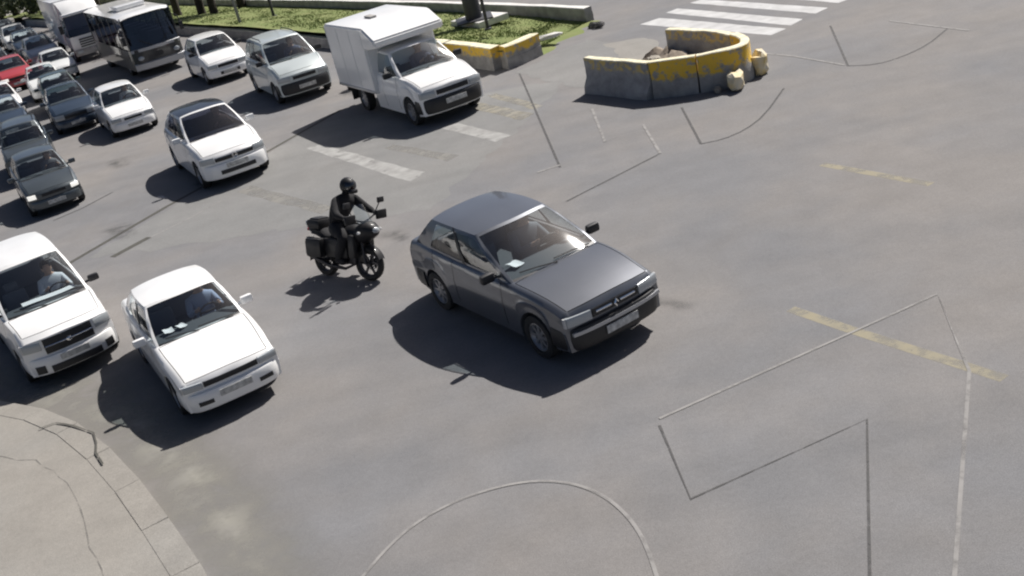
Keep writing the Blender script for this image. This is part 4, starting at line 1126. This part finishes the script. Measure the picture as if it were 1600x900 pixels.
wall_run('concrete_barrier', 'barrier at the far side of the traffic island towards the crossing', dense([(6.57, 25.33), (6.38, 25.95), (6.0, 26.7), (5.5, 27.55)]), .84, .21, GB, 'barrier', flare=.05, side_mat='wornyellow', band=.35)
def lump(name, label, cat, loc, size, seed, mt, group=None):
    bm = bmesh.new(); bmesh.ops.create_icosphere(bm, subdivisions=2, radius=1)
    for v in bm.verts:
        n_ = noise.noise(v.co * 1.3 + Vector((seed, seed * 2, 0))) * .55 + noise.noise(v.co * 3 + Vector((seed, 0, 5))) * .22
        q = v.co * (1 + n_); q = Vector((max(-1., min(.85, q.x)), max(-.9, min(1., q.y)), max(-.75, min(.9, q.z))))
        v.co = Vector((q.x * size[0], q.y * size[1], q.z * size[2]))
    me = bpy.data.meshes.new(name); bm.to_mesh(me); bm.free(); me.materials.append(M[mt]); me.shade_smooth(); me.set_sharp_from_angle(angle=R(18))
    o = bpy.data.objects.new(name, me); COL.objects.link(o); o.location = loc; o.rotation_euler = (0, 0, seed); tag(o, label, cat, group); return o
M['lump'] = mat('yellowish_broken_concrete', (.74, .56, .22), rough=.95, col2=(.70, .66, .56), vscale=5, bump=.5, bscale=20)
lump('concrete_lump', 'yellow-stained broken concrete lump at the foot of the curved barrier', 'rubble', (6.05, 23.66, .19), (.34, .20, .26), 1.3, 'lump')
lump('concrete_lump', 'tall pale broken concrete lump at the far tip of the curved barrier', 'rubble', (6.80, 24.30, .26), (.22, .24, .36), 4.1, 'lump')
lump('concrete_lump', 'small grey concrete lump between the barrier and the yellow lump', 'rubble', (5.62, 23.72, .06), (.16, .09, .09), 7.7, 'stone')
# dirt floor of the island
def soil(name, pts, z, hgt, mt, n=26, seed=0):
    xs_ = [p[0] for p in pts]; ys_ = [p[1] for p in pts]
    def inside(x, y):
        c = False
        for (x0, y0), (x1, y1) in zip(pts, pts[1:] + pts[:1]):
            if (y0 > y) != (y1 > y) and x < (x1 - x0) * (y - y0) / (y1 - y0) + x0: c = not c
        return c
    mb = MB(); x0, x1, y0, y1 = min(xs_), max(xs_), min(ys_), max(ys_)
    idx = {}
    for i in range(n + 1):
        for j in range(n + 1):
            x, y = lerp(x0, x1, i / n), lerp(y0, y1, j / n)
            idx[i, j] = len(mb.v); mb.v.append((x, y, z + hgt * (.5 + noise.noise(Vector((x * 1.4, y * 1.4, seed)))) + hgt * .4 * noise.noise(Vector((x * 5, y * 5, seed)))))
    for i in range(n):
        for j in range(n):
            if inside(lerp(x0, x1, (i + .5) / n), lerp(y0, y1, (j + .5) / n)):
                mb.f.append((idx[i, j], idx[i + 1, j], idx[i + 1, j + 1], idx[i, j + 1])); mb.mi.append(0)
    o = mb.build(name, M[mt], None, angle=60); o['kind'] = 'structure'; return o
soil('island_soil', [(3.2, 26.6), (4.3, 24.7), (5.3, 24.2), (6.3, 24.1), (6.6, 24.9), (6.3, 26), (5.4, 27.6), (4.2, 27.4)], .08, .38, 'dirt', 34, 3)
RUB_A = ['left barrier', 'near yellow barrier', 'middle of the soil', 'far barrier', 'curved nose', 'open side']
RUB_B = ['flat and large', 'small and sharp', 'half buried', 'tilted up', 'rounded']
RUB = [f'{b_} broken piece in the island soil by the {a_}' for a_ in RUB_A for b_ in RUB_B]
RUB_P = [(3.75, 26.2), (4.9, 24.75), (4.9, 25.9), (5.75, 26.5), (6.1, 24.75), (4.6, 27.0)]
for i in range(30):
    bx_, by_ = RUB_P[i // 5]; k_ = i % 5; x, y = bx_ + .30 * math.cos(k_ * 1.26 + i), by_ + .30 * math.sin(k_ * 1.26 + i); s = (.22, .08, .14, .15, .11)[k_] * random.uniform(.85, 1.1)
    lump('rubble_stone', ('pale ' if i % 3 == 0 else 'grey ') + RUB[i], 'rubble', (x, y, .30), (s, s * .8, s * .32), i * 1.7, 'slab' if i % 3 == 0 else 'stone', 'rubble in the traffic island')
# pale worn path between median and island
worn_poly('road_patch', [(1.6, 30.6), (4.0, 32.6), (5.3, 29.6), (3.1, 26.8)], M['patch'], .003, rag=.2)
worn_poly('road_patch', [(4.3, 31.4), (5.5, 30.9), (5.6, 28.0), (4.6, 28.4)], M['pave'], .0045, rag=.2)

# grass bed of the median
NEAR = [(1.34, 31.15), (-.28, 34.3), (-2.3, 38.2), (-4.3, 41.8), (-9., 50.2), (-14., 58.5), (-30., 84.), (-34., 90.)]
FARK = [(4.5, 35.15), (2.35, 39.33), (-.56, 44.67), (-5, 52.4), (-9.78, 60.6), (-26, 88), (-28.5, 92.)]
NW, FW = 12, 90
def along(path, t):
    P = [Vector(p) for p in path]; L = [0]
    for a, b in zip(P, P[1:]): L.append(L[-1] + (b - a).length)
    d = t * L[-1]
    for i in range(len(P) - 1):
        if d <= L[i + 1] + 1e-6: return P[i].lerp(P[i + 1], (d - L[i]) / (L[i + 1] - L[i]))
    return P[-1]
def bed_z(u, v):
    base = lerp(.55, .12, sm(v / .9))            # near side stands behind its wall
    tipdrop = sm(u / .075) if v > .15 else 1
    return base * lerp(.15, 1, tipdrop)
bed = MB(); rows = []
us = [k / 250 for k in range(0, 40)] + [k / 60 for k in range(10, 61)]
us = sorted(set([0] + us))
for u in us:
    a, b = along(NEAR, u), along(FARK, u)
    rows.append([(*(a.lerp(b, v)), bed_z(u, v) + .05 * noise.noise(Vector((a.lerp(b, v).x, a.lerp(b, v).y, 2)))) for v in [k / 14 for k in range(15)]])
bed.grid(rows)
# slope down to the road at the open end
ra = rows[0][4:]; bed.grid([ra, [(x + .25 + .25 * math.sin(k * 1.3), y - .35 - .1 * math.cos(k * 2.1), .0) for k, (x, y, z) in enumerate(ra)]])
M['turf'] = mat('turf_soil', (.135, .175, .05), rough=1., col2=(.185, .20, .075), vscale=1.3, bump=.6, bscale=14)
bo = bed.build('lawn', M['turf'], None, angle=60); bo['kind'] = 'structure'
M['grass'] = mat('grass_blade', (.15, .215, .055), rough=.8, col2=(.20, .225, .08), vscale=.8)
gm = MB()
for i in range(34000):
    u = random.random() ** 1.7 * .8; v = random.uniform(.05, .97)
    p = along(NEAR, u).lerp(along(FARK, u), v); z = bed_z(u, v)
    a = random.uniform(0, 6.28); s = random.uniform(.018, .045); h = random.uniform(.02, .05); dx, dy = math.cos(a) * s, math.sin(a) * s
    lx, ly = random.uniform(-.05, .05), random.uniform(-.05, .05)
    gm.add([(p.x - dx, p.y - dy, z - .02), (p.x + dx, p.y + dy, z - .02), (p.x + lx, p.y + ly, z + h)], [(0, 1, 2)])
go = gm.build('grass', M['grass'], None, angle=0, weld=False); go['kind'] = 'stuff'; tag(go, 'short green grass on the median', 'grass')

GW = 'low walls round the grass median'
wall_run('retaining_wall', 'yellow painted wall of the grass median behind the box truck', dense([(1.20, 31.42), (-.28, 34.3), (-2.3, 38.2)], .6), .68, .34, GW, flare=.0, band=.60)
wall_run('retaining_wall', 'short yellow end wall of the grass median with pale top', dense([(1.38, 31.32), (1.95, 31.6), (2.45, 32.05)], .25), .66, .34, GW, flare=.0, band=.55)
wall_run('retaining_wall', 'long pale kerb wall of the grass median towards the bus', dense([(-2.35, 38.3), (-4.3, 41.8), (-9., 50.2), (-14., 58.5), (-30., 84.)], 1.2), .40, .26, GW, flare=.0, side_mat='concrete', band=.3)
wall_run('retaining_wall', 'white-topped far wall of the grass median ending in a grey block', dense([(4.55, 35.1), (2.35, 39.33), (-.56, 44.67), (-5, 52.4), (-9.78, 60.6), (-26, 88)], 1.0), .46, .30, GW, flare=.0, side_mat='concrete', band=.3, top_mat='slab')
lump('concrete_lump', 'dark low lump of broken kerb past the grey end of the far wall', 'rubble', (4.55, 33.9, .08), (.35, .14, .12), 2.2, 'tar')
lump('concrete_lump', 'pale broken slab lying on the grass near the wall end', 'rubble', (2.9, 33.0, .28), (.5, .16, .08), 3.2, 'slab')

# base slab and the thick dark post with the thin pole before it
sl = MB().box((0, 0, .0), (1.9, 1.25, .22), 0, .03); so = sl.build('base_slab', M['slab'], None); so.location = (1.15, 38.2, .36); so.rotation_euler = (0, 0, R(-61)); tag(so, 'white concrete slab under the thick dark post on the grass', 'slab')
def pole(label, loc, h, r, mt, cat='pole', arm=None, base=True, lean=0., name='street_pole'):
    e = empty(name, (loc[0], loc[1], loc[2] if len(loc) > 2 else 0), 0, label, cat)
    MB().tube([(0, 0, 0), (0, 0, h * .5), (lean, 0, h)], [r, r * .92, r * .75], 12).build('shaft', M[mt], e, angle=50)
    if base: MB().box((0, 0, .02), (r * 4.2, r * 4.2, .05), 0, .01).build('base_plate', M[mt], e)
    if arm:
        MB().tube([(0, 0, h - .1), (arm[0] * .4, arm[1] * .4, h + .35), (arm[0], arm[1], h + .5)], [r * .6, r * .5, r * .4], 8).build('arm', M[mt], e)
        MB().box((arm[0], arm[1], h + .47), (.5, .22, .12), 0, .04).build('lamp_head', M['polegrey'], e)
    return e
pole('thick dark steel post standing on the white slab in the grass', (.98, 37.95, .47), 6.5, .30, 'pole')
pole('thin dark pole with a grey foot just right of the thick post', (1.27, 35.3, .5), 6.5, .055, 'pole', arm=(2, -.6), base=True)
pole('slim pale pole on the median behind the aqua van', (-9.3, 51.9, .3), 5.5, .07, 'polegrey')
pole('slim dark pole on the grass right of the pale pole', (-7.9, 53.2, .25), 5.5, .07, 'pole')

# far pavement, wall and trees
sheet('pavement', [(-12, 78), (-40, 122), (-90, 200), (-60, 205), (-8, 108), (4, 84)], M['pave'], .02)
sheet('pavement', [(-26, 93), (-36, 91), (-46, 88), (-90, 140), (-110, 190), (-40, 180), (-22, 110)], M['pave'], .03)
def tree(label, loc, h, seed, trunk_r=.22, crown_r=2.2, low=1.6):
    rnd = random.Random(seed); t = empty('tree', (loc[0], loc[1], 0), 0, label, 'tree', 'trees along the median')
    tb = MB(); top = Vector((rnd.uniform(-.4, .4), rnd.uniform(-.4, .4), h * .72))
    tb.tube([(0, 0, -.1), (.04, .02, h * .2), tuple(top * .6), tuple(top)], [trunk_r * 1.25, trunk_r, trunk_r * .7, trunk_r * .3], 9)
    for k in range(7):
        a = rnd.uniform(0, 6.28); z0 = lerp(low, h * .65, k / 7); l = crown_r * rnd.uniform(.6, .95)
        tb.tube([tuple(top * (z0 / top.z)), (math.cos(a) * l * .5, math.sin(a) * l * .5, z0 + l * .35), (math.cos(a) * l, math.sin(a) * l, z0 + l * .55)], [trunk_r * .4, trunk_r * .25, trunk_r * .08], 6)
    tb.build('trunk', M['bark'], t, angle=60)
    cb = MB(); cl = []
    for k in range(26):
        a = rnd.uniform(0, 6.28); rr = crown_r * math.sqrt(rnd.random()); z = rnd.uniform(low, h)
        f = math.sin(math.pi * min(1, max(.12, (z - low + .5) / (h - low + .8)))) ** .5
        cl.append((math.cos(a) * rr * f, math.sin(a) * rr * f, z, rnd.uniform(.5, .95)))
    for cx, cy, cz, cr0 in cl:
        for _ in range(75):
            d = Vector((rnd.gauss(0, 1), rnd.gauss(0, 1), rnd.gauss(0, .8))).normalized() * cr0 * rnd.random() ** .4
            p = Vector((cx, cy, cz)) + d; n1 = Vector((rnd.gauss(0, 1), rnd.gauss(0, 1), rnd.gauss(0, 1))).normalized(); n2 = n1.orthogonal().normalized(); s = rnd.uniform(.09, .20)
            cb.add([p - n1 * s, p + n2 * s * .55, p + n1 * s, p - n2 * s * .55], [(0, 1, 2, 3)])
    cb.build('crown', M['leaf'], t, angle=0, weld=False)
TR = [((-14.3, 62.2), 6.5, 'tree with a dark trunk just behind the bus'), ((-12.7, 60.7), 6.8, 'dark trunked tree behind the white hatchback'), ((-12.0, 60.4), 6.6, 'dark trunked tree right of its twin behind the white hatchback'),
      ((-10.6, 61.2), 6.4, 'dark trunked tree beside the pale pole'), ((-17.8, 67.4), 6.2, 'tree behind the bus roof'), ((-21.5, 73), 6.4, 'tree over the lorry'), ((-23.8, 78.), 6., 'tree on the median past the lorry')]
for i, (lc, h, lb) in enumerate(TR): tree(lb, lc, h, 100 + i, .2, 2.0, 2.6)
HR = [((-32.4, 89.0), 'low-branched tree at the far end of the queue, second from the left edge'), ((-30.2, 86.6), 'low-branched tree over the far end of the median wall'), ((-28.4, 84.6), 'low-branched tree with a split shade on the median left of the lorry'),
      ((-34.6, 92.0), 'leftmost low-branched tree past the end of the median'), ((-26.6, 83.2), 'low-branched tree beside the lorry cargo box')]
for i, (lc, lb) in enumerate(HR): tree(lb, lc, 4.8, 300 + i, .26, 1.9, .95)
